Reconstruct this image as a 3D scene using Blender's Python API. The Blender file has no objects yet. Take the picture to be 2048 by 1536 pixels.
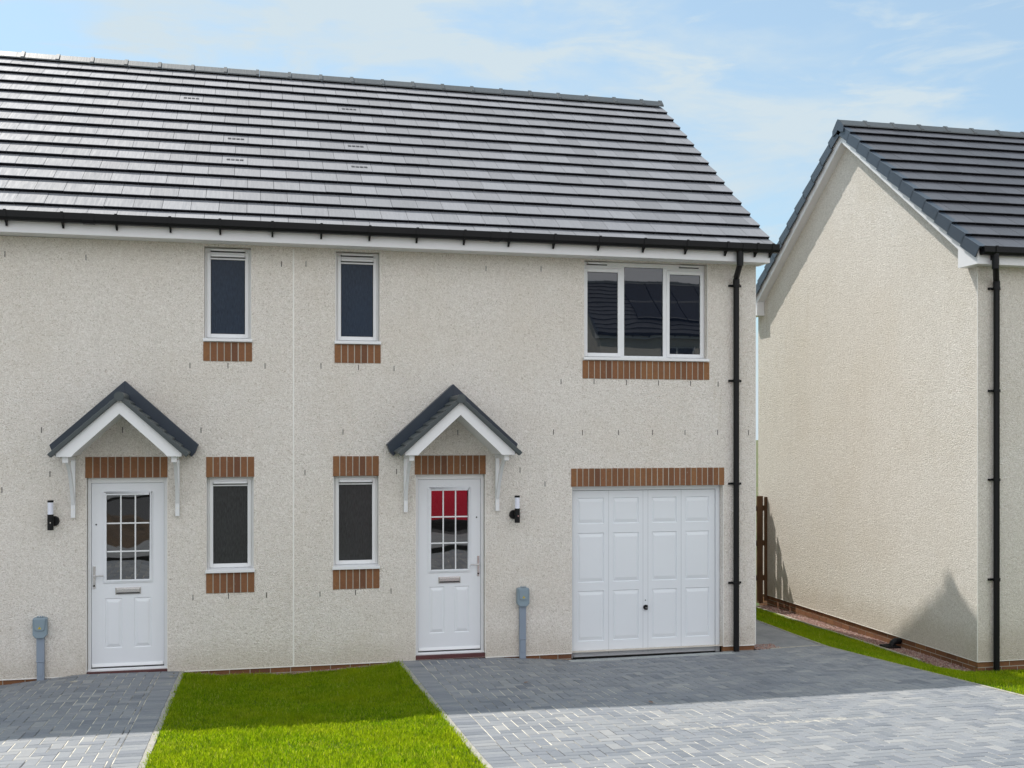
import bpy, bmesh, math, random
import numpy as np
from mathutils import Vector, Matrix
random.seed(7); rng = np.random.default_rng(7)
R = math.radians
scene = bpy.context.scene
col = scene.collection

# ------------------------------------------------------------------ helpers
class MB:
    def __init__(s): s.v = []; s.f = []; s.m = []
    def quad(s, a, b, c, d, m=0):
        n = len(s.v); s.v += [tuple(a), tuple(b), tuple(c), tuple(d)]; s.f.append((n, n+1, n+2, n+3)); s.m.append(m)
    def hexa(s, p, m=0):                     # p: 4 bottom (ccw) + 4 top
        n = len(s.v); s.v += [tuple(q) for q in p]
        for f in ((3,2,1,0),(4,5,6,7),(0,1,5,4),(1,2,6,5),(2,3,7,6),(3,0,4,7)):
            s.f.append(tuple(n+i for i in f)); s.m.append(m)
    def box(s, x0, x1, y0, y1, z0, z1, m=0):
        s.hexa([(x0,y0,z0),(x1,y0,z0),(x1,y1,z0),(x0,y1,z0),(x0,y0,z1),(x1,y0,z1),(x1,y1,z1),(x0,y1,z1)], m)
    def prism(s, poly, fn, a, b, m=0):       # poly 2d, fn(u,v,w)->xyz
        n = len(s.v); k = len(poly)
        s.v += [tuple(fn(u, v, a)) for u, v in poly] + [tuple(fn(u, v, b)) for u, v in poly]
        s.f.append(tuple(n+i for i in range(k))[::-1]); s.m.append(m)
        s.f.append(tuple(n+k+i for i in range(k))); s.m.append(m)
        for i in range(k):
            j = (i+1) % k
            s.f.append((n+i, n+j, n+k+j, n+k+i)); s.m.append(m)
    def tube(s, pts, r, n=14, m=0, cap=True):
        pts = [Vector(p) for p in pts]; rs = r if isinstance(r, (list, tuple)) else [r]*len(pts)
        base = len(s.v); up = None
        for i, p in enumerate(pts):
            t = (pts[min(i+1, len(pts)-1)] - pts[max(i-1, 0)]).normalized()
            if up is None:
                up = t.cross(Vector((0,0,1)) if abs(t.z) < .9 else Vector((1,0,0))).normalized()
            up = (up - t*up.dot(t)).normalized(); w = t.cross(up)
            for k in range(n):
                a = 2*math.pi*k/n; s.v.append(tuple(p + (up*math.cos(a) + w*math.sin(a))*rs[i]))
        for i in range(len(pts)-1):
            for k in range(n):
                a = base+i*n+k; b = base+i*n+(k+1) % n
                s.f.append((a, b, b+n, a+n)); s.m.append(m)
        if cap:
            s.f.append(tuple(base+k for k in range(n))[::-1]); s.m.append(m)
            s.f.append(tuple(base+(len(pts)-1)*n+k for k in range(n))); s.m.append(m)
    def cells(s, us, vs, holes, fn, m=0):    # grid of faces with rectangular holes
        us = sorted(set([round(u,4) for u in us] + [round(h[i],4) for h in holes for i in (0,1)]))
        vs = sorted(set([round(u,4) for u in vs] + [round(h[i],4) for h in holes for i in (2,3)]))
        for i in range(len(us)-1):
            for j in range(len(vs)-1):
                cu = (us[i]+us[i+1])/2; cv = (vs[j]+vs[j+1])/2
                if any(h[0] < cu < h[1] and h[2] < cv < h[3] for h in holes): continue
                s.quad(fn(us[i],vs[j]), fn(us[i+1],vs[j]), fn(us[i+1],vs[j+1]), fn(us[i],vs[j+1]), m)

def world_org(o):
    v = Vector((0,0,0))
    while o is not None: v += o.location; o = o.parent
    return v
def empty(name, loc, label, cat, group=None, rz=0):
    o = bpy.data.objects.new(name, None); col.objects.link(o); o.location = loc; o.rotation_euler.z = rz
    o.empty_display_size = .2
    o['label'] = label; o['category'] = cat
    if group: o['group'] = group
    return o
def build(mb, name, mats, parent=None, smooth=False, bevel=0, seg=2, angle=40, local=False):
    me = bpy.data.meshes.new(name); me.from_pydata(mb.v, [], mb.f)
    if not isinstance(mats, (list, tuple)): mats = [mats]
    for m in mats: me.materials.append(m)
    me.polygons.foreach_set('material_index', mb.m)
    bm = bmesh.new(); bm.from_mesh(me)
    if bevel or smooth: bmesh.ops.remove_doubles(bm, verts=bm.verts, dist=1e-5)
    bmesh.ops.recalc_face_normals(bm, faces=bm.faces) if not getattr(mb, 'keep', False) else None
    bm.to_mesh(me); bm.free()
    o = bpy.data.objects.new(name, me); col.objects.link(o)
    if parent is not None:
        o.parent = parent
        if not local: me.transform(Matrix.Translation(-world_org(parent)))
    if smooth:
        me.polygons.foreach_set('use_smooth', [True]*len(me.polygons))
        me.set_sharp_from_angle(angle=R(angle))
    if bevel:
        b = o.modifiers.new('bevel', 'BEVEL'); b.width = bevel; b.segments = seg; b.limit_method = 'ANGLE'; b.angle_limit = R(35)
        b.harden_normals = False
    return o
def tag(o, label, cat, group=None, kind=None):
    o['label'] = label; o['category'] = cat
    if group: o['group'] = group
    if kind: o['kind'] = kind
    return o
def struct(o, kind='structure'): o['kind'] = kind; return o

# ------------------------------------------------------------------ materials
class Mat:
    def __init__(s, name):
        s.m = bpy.data.materials.new(name); s.m.use_nodes = True; s.nt = s.m.node_tree
        s.nt.nodes.clear(); s.out = s.n('ShaderNodeOutputMaterial'); s.b = s.n('ShaderNodeBsdfPrincipled')
        s.l(s.b.outputs[0], s.out.inputs[0])
        s.tc = s.n('ShaderNodeTexCoord'); s.geo = s.n('ShaderNodeNewGeometry')
        s.pos = s.geo.outputs['Position']
    def n(s, t, **k):
        x = s.nt.nodes.new(t)
        for a, b in k.items(): setattr(x, a, b)
        return x
    def l(s, a, b): s.nt.links.new(a, b)
    def set(s, **k):
        for a, v in k.items(): s.b.inputs[a.replace('_', ' ')].default_value = v
        return s
    def mapped(s, scale=(1,1,1), rot=(0,0,0), src=None):
        m = s.n('ShaderNodeMapping'); m.inputs['Scale'].default_value = scale; m.inputs['Rotation'].default_value = rot
        s.l(src or s.pos, m.inputs[0]); return m.outputs[0]
    def noise(s, scale, detail=3, rough=.5, vec=None, dist=0):
        x = s.n('ShaderNodeTexNoise'); x.inputs['Scale'].default_value = scale; x.inputs['Detail'].default_value = detail
        x.inputs['Roughness'].default_value = rough; x.inputs['Distortion'].default_value = dist
        s.l(vec or s.pos, x.inputs['Vector']); return x.outputs['Fac']
    def voro(s, scale, vec=None, feat='F1'):
        x = s.n('ShaderNodeTexVoronoi'); x.feature = feat; x.inputs['Scale'].default_value = scale
        s.l(vec or s.pos, x.inputs['Vector']); return x
    def ramp(s, fac, stops):
        x = s.n('ShaderNodeValToRGB'); e = x.color_ramp.elements
        while len(e) < len(stops): e.new(.5)
        for i, (p, c) in enumerate(stops):
            e[i].position = p; e[i].color = (c[0], c[1], c[2], 1) if isinstance(c, (tuple, list)) else (c, c, c, 1)
        s.l(fac, x.inputs[0]); return x.outputs[0]
    def mix(s, fac, a, b, mode='MIX'):
        x = s.n('ShaderNodeMix', data_type='RGBA', blend_type=mode)
        if isinstance(fac, (int, float)): x.inputs[0].default_value = fac
        else: s.l(fac, x.inputs[0])
        for i, v in ((6, a), (7, b)):
            if isinstance(v, (tuple, list)): x.inputs[i].default_value = (v[0], v[1], v[2], 1)
            else: s.l(v, x.inputs[i])
        return x.outputs[2]
    def math(s, op, a, b=0.0, clamp=False):
        x = s.n('ShaderNodeMath', operation=op, use_clamp=clamp)
        for i, v in ((0, a), (1, b)):
            if isinstance(v, (int, float)): x.inputs[i].default_value = v
            else: s.l(v, x.inputs[i])
        return x.outputs[0]
    def island(s): return s.geo.outputs['Random Per Island']
    def color(s, c): s.l(c, s.b.inputs['Base Color']); return s
    def bump(s, h, strength=.5, dist=.01):
        x = s.n('ShaderNodeBump'); x.inputs['Strength'].default_value = strength; x.inputs['Distance'].default_value = dist
        s.l(h, x.inputs['Height']); s.l(x.outputs[0], s.b.inputs['Normal']); return s

def plain(name, c, rough=.5, spec=.5, var=.06, bump=0, metal=0):
    s = Mat(name)
    n = s.noise(3.1, 5, .6)
    s.color(s.mix(s.ramp(n, [(.3, 0), (.75, 1)]), tuple(x*(1-var) for x in c), tuple(min(1, x*(1+var)) for x in c)))
    s.set(Roughness=rough, Metallic=metal); s.b.inputs['Specular IOR Level'].default_value = spec
    if bump: s.bump(s.noise(160, 2), bump, .002)
    return s.m

def render_mat(name, c1, c2, c3):
    s = Mat(name)
    v1 = s.voro(75).outputs['Distance']; nz = s.noise(52, 3, .6, dist=1.2); n2 = s.noise(105, 2, .6)
    h = s.math('ADD', s.math('MULTIPLY', s.math('SUBTRACT', 1.0, v1), .6), s.math('ADD', s.math('MULTIPLY', nz, 1.3), s.math('MULTIPLY', n2, .6)))
    stone = s.noise(50, 3, .6, dist=1.4)
    c = s.mix(s.ramp(stone, [(.44, 0), (.60, 1)]), c1, c2)
    # aggregate of darker chips
    chip = s.ramp(s.noise(44, 3, .6, dist=2.0, vec=s.mapped((1,1,1), (.3,.5,.9))), [(.36, 1), (.43, 0)])
    c = s.mix(s.math('MULTIPLY', chip, .72), c, c3)
    chip2 = s.ramp(s.noise(120, 2, .6, vec=s.mapped((1,1,1), (0.4,.7,.2))), [(.66, 0), (.74, 1)])
    c = s.mix(s.math('MULTIPLY', chip2, .35), c, (.50, .36, .22))
    # broad weather staining
    big = s.ramp(s.noise(.7, 5, .6), [(.45, 0), (.72, 1)])
    c = s.mix(s.math('MULTIPLY', big, .28), c, tuple(a*b for a, b in zip(c1, (.90, .84, .74))))
    st = s.ramp(s.noise(1.0, 4, .6, vec=s.mapped((5, 5, .5))), [(.55, 0), (.8, 1)])
    c = s.mix(s.math('MULTIPLY', st, .18), c, tuple(a*.8 for a in c1))
    sp = s.n('ShaderNodeSeparateXYZ'); s.l(s.pos, sp.inputs[0])
    zz = s.math('ADD', sp.outputs[2], s.math('MULTIPLY', s.math('SUBTRACT', s.noise(2.3, 5, .7), .5), .5))
    low = s.ramp(zz, [(0.0, 1), (.28, 0)])
    c = s.mix(s.math('MULTIPLY', low, .30), c, (.40,.33,.23))
    run = s.ramp(s.noise(1, 5, .65, vec=s.mapped((9, 9, .8))), [(.58, 0), (.72, 1)])
    c = s.mix(s.math('MULTIPLY', s.math('MULTIPLY', run, s.ramp(s.noise(.6, 3, .5), [(.45, 0), (.6, 1)])), .30), c, (.50,.44,.33))
    s.color(c); s.set(Roughness=.9); s.b.inputs['Specular IOR Level'].default_value = .2
    s.bump(h, .9, .010)
    return s.m

def brick_mat():
    s = Mat('clay_brick')
    c = s.ramp(s.island(), [(0, (.25,.110,.043)), (.25, (.20,.085,.036)), (.5, (.29,.135,.052)), (.75, (.165,.07,.034)), (1, (.26,.112,.046))])
    c = s.mix(s.ramp(s.noise(40, 4, .65), [(.35, 0), (.7, 1)]), c, s.mix(.35, c, (.10,.05,.035)))
    c = s.mix(s.math('MULTIPLY', s.ramp(s.noise(24, 5, .75), [(.62, 0), (.72, 1)]), .55), c, (.48,.40,.34))
    s.color(c); s.set(Roughness=.85); s.bump(s.noise(120, 3), .5, .004)
    return s.m

def tile_mat(name, base, rough, streak=.5):
    s = Mat(name)
    isl = s.ramp(s.island(), [(0, .86), (.5, 1.0), (1, 1.13)])
    st = s.ramp(s.noise(1, 3, .6, vec=s.mapped((60, 3, 3))), [(.35, .80), (.7, 1.2)])
    c = s.mix(1, base, isl, 'MULTIPLY'); c = s.mix(streak, c, st, 'MULTIPLY')
    fine = s.ramp(s.noise(90, 3, .7), [(.3, .88), (.75, 1.12)]); c = s.mix(1, c, fine, 'MULTIPLY')
    sp = s.ramp(s.noise(14, 4, .8), [(.74, 0), (.80, 1)]); c = s.mix(s.math('MULTIPLY', sp, .3), c, (.3,.3,.28))
    s.color(c)
    r = s.ramp(s.noise(1, 3, .6, vec=s.mapped((70, 3, 3))), [(.35, rough-.06), (.7, rough+.08)])
    s.l(r, s.b.inputs['Roughness']); s.bump(s.math('ADD', s.noise(1, 3, .6, vec=s.mapped((60, 4, 4))), s.math('MULTIPLY', s.noise(120, 2), .5)), .25, .004)
    return s.m

def glass_mat(name, c, rough, ior, wav=0, frost=False):
    s = Mat(name); s.set(Roughness=rough, IOR=ior)
    if frost:
        v = s.mapped((75, 75, 16)); nz = s.noise(1, 3, .6, vec=v)
        big = s.ramp(s.noise(2.2, 2, .5), [(.35, 0), (.7, 1)])
        cc = s.mix(s.ramp(nz, [(.35, 0), (.75, 1)]), c, tuple(x*1.9+.006 for x in c))
        cc = s.mix(s.math('MULTIPLY', big, .4), cc, tuple(x*1.8 for x in c))
        s.color(cc); s.bump(nz, .35, .004)
    else:
        s.b.inputs['Base Color'].default_value = (*c, 1)
        if wav: s.bump(s.noise(2.6, 1, .4), wav, .02)
    return s.m

M = {}
M['render'] = render_mat('cream_roughcast', (.745,.697,.632), (.905,.86,.80), (.42,.37,.30))
M['render2'] = render_mat('cream_roughcast_gable', (.68,.64,.575), (.86,.82,.755), (.44,.385,.31))
M['brick'] = brick_mat()
M['mortar'] = plain('pale_mortar', (.46,.43,.37), .95, .2, .15, .5)
M['tile'] = tile_mat('grey_concrete_tile', (.20,.205,.222), .69, .35)
M['butt_shade'] = plain('tile_edge_shade', (.010,.010,.013), .9, .1)  # shade on the tiles' front faces, put in as a near-black colour
M['tile2'] = tile_mat('dark_concrete_tile', (.078,.08,.092), .5, .3)
M['ridge'] = tile_mat('ridge_tile', (.085,.095,.10), .45, .1)
M['verge'] = plain('slate_blue_verge', (.045,.062,.085), .45, .5, .1)
M['canopytile'] = tile_mat('canopy_tile', (.062,.075,.078), .5, .1)
M['flash'] = plain('dark_flashing', (.022,.034,.052), .35, .5, .1)
M['upvc'] = plain('white_upvc', (.80,.81,.82), .28, .5, .015)
M['door'] = plain('white_door_skin', (.79,.81,.84), .35, .5, .012)
M['fascia'] = plain('white_fascia', (.78,.78,.79), .35, .5, .03)
M['garage'] = plain('white_steel', (.77,.80,.83), .33, .5, .012)
M['bead'] = plain('white_render_bead', (.85,.83,.78), .6, .3, .03)
M['seal'] = plain('black_gasket', (.012,.012,.012), .6)
M['black'] = plain('black_pvc', (.004,.004,.005), .5, .3, .1)
M['chrome'] = plain('satin_chrome', (.62,.60,.58), .22, .5, .02, metal=1)
M['box'] = plain('grey_plastic', (.24,.31,.36), .45, .4, .06)
M['trunk'] = plain('grey_trunking', (.26,.31,.38), .4, .4, .05)
M['yellow'] = plain('yellow_sticker', (.75,.58,.02), .5)
M['diff'] = plain('opal_diffuser', (.78,.80,.90), .25)
M['sill'] = plain('purple_brick_threshold', (.10,.035,.035), .7, .4, .2, .3)
M['wood'] = plain('brown_fence_timber', (.12,.065,.035), .85, .2, .35, .5)
M['steel'] = plain('galvanised_grate', (.50,.53,.52), .5, .5, .1)
M['clear'] = glass_mat('reflective_glazing', (.007,.010,.018), .01, 1.85, .03)
M['doorglass'] = glass_mat('door_glazing', (.012,.012,.012), .015, 2.35, .12)
M['frost'] = glass_mat('frosted_glazing', (.022,.023,.024), .30, 1.38, frost=True)
M['frostup'] = glass_mat('frosted_glazing_sky_tint', (.007,.016,.032), .27, 1.38, frost=True)  # blue of the reflected sky is put into the pane colour
M['dark'] = plain('dark_void', (.01,.01,.01), .9)
M['red'] = plain('red_car_paint', (.75,.01,.045), .3, .5, .01)
M['tyre'] = plain('tyre_rubber', (.02,.02,.02), .8)
M['carglass'] = glass_mat('car_glass', (.01,.01,.012), .05, 1.6)
M['solar'] = glass_mat('solar_cells', (.006,.008,.02), .1, 1.5)

def paver_mat():
    s = Mat('charcoal_block_paving')
    c = s.ramp(s.island(), [(0, (.112,.130,.156)), (.2, (.175,.192,.220)), (.45, (.215,.230,.248)), (.7, (.150,.168,.192)), (.9, (.235,.245,.256)), (1, (.29,.295,.295))])
    c = s.mix(s.ramp(s.noise(70, 4, .7), [(.3, 0), (.75, 1)]), c, s.mix(.35, c, (.30,.31,.32)))
    # pale jointing sand brushed over in drifts
    dust = s.ramp(s.noise(.9, 6, .68, vec=s.mapped((1, 1.8, 1))), [(.48, 0), (.70, 1)])
    c = s.mix(s.math('MULTIPLY', dust, .30), c, (.36,.36,.35))
    fine = s.math('MULTIPLY', dust, s.ramp(s.noise(26, 4, .75), [(.58, 0), (.68, 1)]))
    c = s.mix(s.math('MULTIPLY', fine, .55), c, (.55,.52,.44))
    # a spilled line of sand across the drive
    sep = s.n('ShaderNodeSeparateXYZ'); s.l(s.pos, sep.inputs[0])
    wob = s.math('MULTIPLY', s.math('SUBTRACT', s.noise(3, 4, .7), .5), .16)
    dy = s.math('ABSOLUTE', s.math('ADD', s.math('ADD', sep.outputs[1], 4.235), wob))
    line = s.ramp(dy, [(.025, 1), (.06, 0)])
    xr = s.ramp(s.math('MULTIPLY', s.math('ADD', sep.outputs[0], -3.25), .25), [(0, 0), (.02, 1), (.36, 1), (.6, 0)])
    patch = s.math('MULTIPLY', s.math('MULTIPLY', line, xr), s.ramp(s.noise(18, 3, .7), [(.44, 0), (.62, 1)]))
    c = s.mix(s.math('MULTIPLY', patch, .5), c, (.62,.57,.46))
    s.color(c); s.set(Roughness=.62); s.b.inputs['Specular IOR Level'].default_value = .5
    s.bump(s.noise(130, 4, .7), .6, .004)
    return s.m
def sand_mat():
    s = Mat('jointing_sand')
    n = s.ramp(s.noise(1.6, 5, .7), [(.40, 0), (.56, 1)])
    c = s.mix(n, (.07,.072,.07), (.70,.65,.54)); s.color(c); s.set(Roughness=1); s.bump(s.noise(300, 2), .5, .002); return s.m
def gravel_mat():
    s = Mat('pink_gravel')
    c = s.ramp(s.island(), [(0, (.20,.085,.07)), (.4, (.30,.17,.14)), (.7, (.40,.30,.25)), (1, (.12,.07,.06))])
    s.color(c); s.set(Roughness=.8); return s.m
def grass_mat():
    s = Mat('grass_blades')
    nz = s.ramp(s.noise(1.3, 5, .65), [(.40, 0), (.68, 1)]); n2 = s.ramp(s.noise(5.5, 4, .7), [(.50, 0), (.72, 1)]); n3 = s.ramp(s.noise(2.7, 4, .7, vec=s.mapped((1,1,1), (0,0,1))), [(.56, 0), (.74, 1)])
    a = s.ramp(s.island(), [(0, (.085,.165,.006)), (.4, (.16,.255,.008)), (.75, (.25,.345,.014)), (.93, (.33,.39,.05)), (1, (.48,.45,.22))])
    c = s.mix(s.math('MULTIPLY', nz, .5), a, (.33,.35,.02)); c = s.mix(s.math('MULTIPLY', n2, .62), c, (.075,.16,.008)); c = s.mix(s.math('MULTIPLY', n3, .30), c, (.42,.38,.10))
    s.color(c); s.set(Roughness=.6); s.b.inputs['Specular IOR Level'].default_value = .08
    t = s.n('ShaderNodeBsdfTranslucent'); s.l(s.mix(1, c, (1.7,1.75,.5), 'MULTIPLY'), t.inputs[0])
    m = s.n('ShaderNodeMixShader'); m.inputs[0].default_value = .68
    s.l(s.b.outputs[0], m.inputs[1]); s.l(t.outputs[0], m.inputs[2]); s.l(m.outputs[0], s.out.inputs[0]); return s.m
def soil_mat(name, c1, c2, sc=6):
    s = Mat(name); s.color(s.mix(s.ramp(s.noise(sc, 6, .7), [(.35, 0), (.65, 1)]), c1, c2)); s.set(Roughness=1); s.bump(s.noise(40, 5, .7), .6, .02); return s.m
M['paver'] = paver_mat(); M['sand'] = sand_mat(); M['gravel'] = gravel_mat(); M['grass'] = grass_mat()
M['lawn'] = soil_mat('lawn_thatch', (.04,.07,.004), (.08,.12,.006), 20)
M['field'] = soil_mat('rough_ground', (.06,.10,.02), (.14,.12,.06), .6)
M['earth'] = soil_mat('dark_earth', (.05,.035,.022), (.13,.085,.05), 2)
M['asphalt'] = soil_mat('asphalt', (.05,.05,.053), (.075,.075,.078), 30)
M['kerb'] = soil_mat('pale_concrete', (.34,.32,.26), (.50,.47,.38), 9)
M['slab'] = soil_mat('grey_slab', (.20,.21,.22), (.29,.295,.30), 3)
M['edge'] = soil_mat('concrete_edging', (.30,.29,.26), (.44,.42,.36), 9)

# ------------------------------------------------------------------ ground height
PX = [-60,-6,-2.7,-1.9,-.9,-.4,.39,1.3,1.62,2.8,3.68,6.1,7.0,7.6,8.2,9,60]
PZ = [-.13,-.13,-.131,-.050,-.062,-.13,-.150,-.105,-.068,-.080,-.150,-.137,-.12,-.21,-.325,-.33,-.33]
def gh(x, y):
    b = float(np.interp(x, PX, PZ))
    if y >= 0: return b - (.012*min(y, 8) if x > 7.2 else 0)
    t = min(1, -y/4.5)
    far = .158 + (0 if y > -4.5 else .072*(min(-y, 26)-4.5))
    w = min(1, max(0, (x-7.0)/1.2)); t2 = t*(1-w) + w*min(1, max(0, (-y-1.0)/3.5))
    return b*(1-t2) + far*t2
def drape(x0, x1, y0, y1, dz, step=.2):
    mb = MB(); nx = max(1, int(round((x1-x0)/step))); ny = max(1, int(round((y1-y0)/step)))
    xs = sorted(set([round(x0+(x1-x0)*i/nx, 4) for i in range(nx+1)] + [p for p in PX if x0 < p < x1])); ys = [y0+(y1-y0)*i/ny for i in range(ny+1)]
    for x in xs:
        for y in ys: mb.v.append((x, y, gh(x, y)+dz))
    n = len(ys)
    for i in range(len(xs)-1):
        for j in range(n-1):
            a = i*n+j; mb.f.append((a, a+n, a+n+1, a+1)); mb.m.append(0)
    return mb
# base terrain
mb = MB()
xs = [-400,-150,-60,-30,-20,-14,-10,-8] + [round(-6+.4*i, 3) for i in range(46)] + [14,18,24,32,60,150,400]
ys = [-400,-150,-60,-40,-33,-29,-26] + [round(-24+1.0*i, 3) for i in range(18)] + [round(-6+.4*i, 3) for i in range(31)] + [8,12,20,40,100,400]
for x in xs:
    for y in ys: mb.v.append((x, y, gh(x, y)-.05))
for i in range(len(xs)-1):
    for j in range(len(ys)-1):
        a = i*len(ys)+j; mb.f.append((a, a+len(ys), a+len(ys)+1, a+1)); mb.m.append(0)
struct(build(mb, 'ground', M['field'], smooth=True))
# road and pavement beyond the drive (behind the camera)
mb = drape(-30, 40, -16, -9.2, -.01, 1.0); struct(build(mb, 'road', M['asphalt'], smooth=True))
for n_, a, b in (('pavement', -9.15, -7.4), ('pavement', -17.6, -16.05)):
    struct(build(drape(-30, 40, a, b, .06, 1.0), n_, M['slab'], smooth=True))

# ------------------------------------------------------------------ block paving
# 90 degree herringbone of 200 x 100 blocks
def herringbone(x0, x1, y0, y1, bl, br, name):
    struct(build(drape(x0, x1, y0, y1, .0030, .25), 'jointing_sand', M['sand'], smooth=True))
    L, W, J = .2, .1, .0070
    mb = MB(); mb.keep = True
    def block(a0, a1, b0, b1, X0, X1):
        a0 = max(a0, X0); a1 = min(a1, X1); b0 = max(b0, y0); b1 = min(b1, y1)
        if a1-a0 < .02 or b1-b0 < .02: return
        a0 += J/2; a1 -= J/2; b0 += J/2; b1 -= J/2; c = .004
        dz = random.uniform(.0055, .0085); tx = random.uniform(-.0008, .0008)
        top = [(a0+c,b0+c),(a1-c,b0+c),(a1-c,b1-c),(a0+c,b1-c)]; bot = [(a0,b0),(a1,b0),(a1,b1),(a0,b1)]
        n = len(mb.v)
        mb.v += [(x, y, gh(x, y)+dz+tx*(1 if k in (0,3) else -1)) for k, (x, y) in enumerate(top)]
        mb.v += [(x, y, gh(x, y)+dz-.0035) for x, y in bot]
        mb.v += [(x, y, gh(x, y)-.02) for x, y in bot]
        mb.f.append((n, n+1, n+2, n+3)); mb.m.append(0)
        for k in range(4):
            q = (k+1) % 4
            mb.f.append((n+4+k, n+4+q, n+q, n+k)); mb.m.append(0)
            mb.f.append((n+8+k, n+8+q, n+4+q, n+4+k)); mb.m.append(0)
    for a, on in ((x0, bl), (x1-L, br)):
        if on:
            y = y0
            while y < y1: block(a, a+L, y, y+W, x0, x1); y += W
    X0 = x0+(L if bl else 0); X1 = x1-(L if br else 0)
    nx = int((X1-X0)/W)+3; ny = int((y1-y0)/W)+3
    for i in range(-3, nx):
        for j in range(-3, ny):
            k = (i-j) % 4
            if k == 0: block(X0+i*W, X0+i*W+L, y0+j*W, y0+j*W+W, X0, X1)
            elif k == 3: block(X0+i*W, X0+i*W+W, y0+j*W, y0+j*W+L, X0, X1)
    return struct(build(mb, name, M['paver']))
herringbone(1.63, 7.0, -7.3, -.005, True, False, 'driveway')
herringbone(-5.6, -.855, -7.3, -.005, False, True, 'path')
def edging(x0, x1, y0, y1, top, name='path_edging', mat='edge', seg=.9, axis='y'):
    mb = MB(); a0, a1 = (y0, y1) if axis == 'y' else (x0, x1); a = a0
    while a < a1-.05:
        b = min(a1, a+seg-.004)
        P = [(x0,a),(x1,a),(x1,b),(x0,b)] if axis == 'y' else [(a,y0),(b,y0),(b,y1),(a,y1)]
        mb.hexa([(x, y, gh(x, y)-.12) for x, y in P] + [(x, y, gh(x, y)+top) for x, y in P]); a = a+seg
    return struct(build(mb, name, M[mat], bevel=.004))
edging(-.853, -.803, -7.3, -.01, .013); edging(1.577, 1.627, -7.3, -.02, .013)
edging(7.003, 7.043, -7.3, 5.0, .012)
edging(6.30, 7.0, 0.0, .045, .010, axis='x')
edging(8.19, 8.225, -.3, 4.7, .035, name='gravel_board', mat='kerb', seg=1.8)
mb = MB()
y = .05
while y < 6.5:
    y2 = min(y+.895, 6.5); P = [(6.13,y),(6.998,y),(6.998,y2),(6.13,y2)]
    mb.hexa([(a, b, gh(a, b)-.05) for a, b in P]+[(a, b, gh(a, b)+.004) for a, b in P]); y += .9
struct(build(mb, 'slab_path', M['slab'], bevel=.003))

# ------------------------------------------------------------------ lawns (uncountable: stuff)
def lawn(name, x0, x1, y0, y1, dens, label, hmin=.018, hmax=.042, mask=None):
    struct(build(drape(x0, x1, y0, y1, -.004, .2), 'lawn_soil', M['lawn'], smooth=True))
    n = int((x1-x0)*(y1-y0)*dens)
    px = rng.uniform(x0-.012, x1+.012, n)+rng.normal(0, .013, n); py = rng.uniform(y0, y1, n)
    if mask is not None:
        k = mask(px, py); px = px[k]; py = py[k]; n = len(px)
    hz = np.array([gh(a, b) for a, b in zip(px, py)])
    hh = rng.uniform(hmin, hmax, n)*np.where(rng.random(n) < .03, 1.5, 1.0)*(1+.3*np.sin(px*3.1+py*2.3)*np.sin(py*4.1-px)+.25*np.sin(px*11.3+3*np.sin(py*5.1))*np.sin(py*13.7+2*np.sin(px*4.3))); an = rng.uniform(0, math.pi*2, n); w = rng.uniform(.0018, .0034, n)
    le = rng.uniform(0, math.pi*2, n); lb = rng.uniform(.15, .9, n)*hh
    dx, dy = np.cos(an)*w, np.sin(an)*w; ex, ey = np.cos(le)*lb, np.sin(le)*lb
    V = np.zeros((n, 5, 3))
    V[:,0] = np.stack([px-dx, py-dy, hz-.006], 1); V[:,1] = np.stack([px+dx, py+dy, hz-.006], 1)
    mx, my = px+ex*.35, py+ey*.35
    V[:,2] = np.stack([mx+dx*.8, my+dy*.8, hz+hh*.6], 1); V[:,3] = np.stack([mx-dx*.8, my-dy*.8, hz+hh*.6], 1)
    V[:,4] = np.stack([px+ex, py+ey, hz+hh], 1)
    me = bpy.data.meshes.new(name); me.vertices.add(n*5); me.vertices.foreach_set('co', V.reshape(-1))
    b = np.arange(n)*5
    loops = np.stack([b, b+1, b+2, b+3, b+3, b+2, b+4], 1).reshape(-1)
    me.loops.add(n*7); me.loops.foreach_set('vertex_index', loops.astype(np.int32))
    me.polygons.add(n*2); st = np.stack([np.arange(n)*7, np.arange(n)*7+4], 1).reshape(-1)
    me.polygons.foreach_set('loop_start', st.astype(np.int32))
    me.update(calc_edges=True); me.validate()
    me.materials.append(M['grass'])
    o = bpy.data.objects.new(name, me); col.objects.link(o)
    return tag(o, label, 'grass', kind='stuff')
lawn('front_lawn_grass', -.80, 1.575, -6.2, -.09, 9000, 'short green lawn between the two block paved drives')
lawn('side_lawn_grass', 7.045, 8.19, -3.0, 4.7, 6500, 'green grass strip between the drive and the sunlit gable')
lawn('side_lawn_grass', 8.19, 14, -3.0, -1.0, 5000, 'green grass in front of the right hand house')
lawn('side_lawn_grass', 7.045, 14, -6.2, -3.0, 3500, 'green grass beside the drive at the right edge')
lawn('side_lawn_grass', 8.19, 8.5, -.998, -.3, 1500, 'sparse grass at the gable corner', mask=lambda x, y: (x < 8.26))

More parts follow.
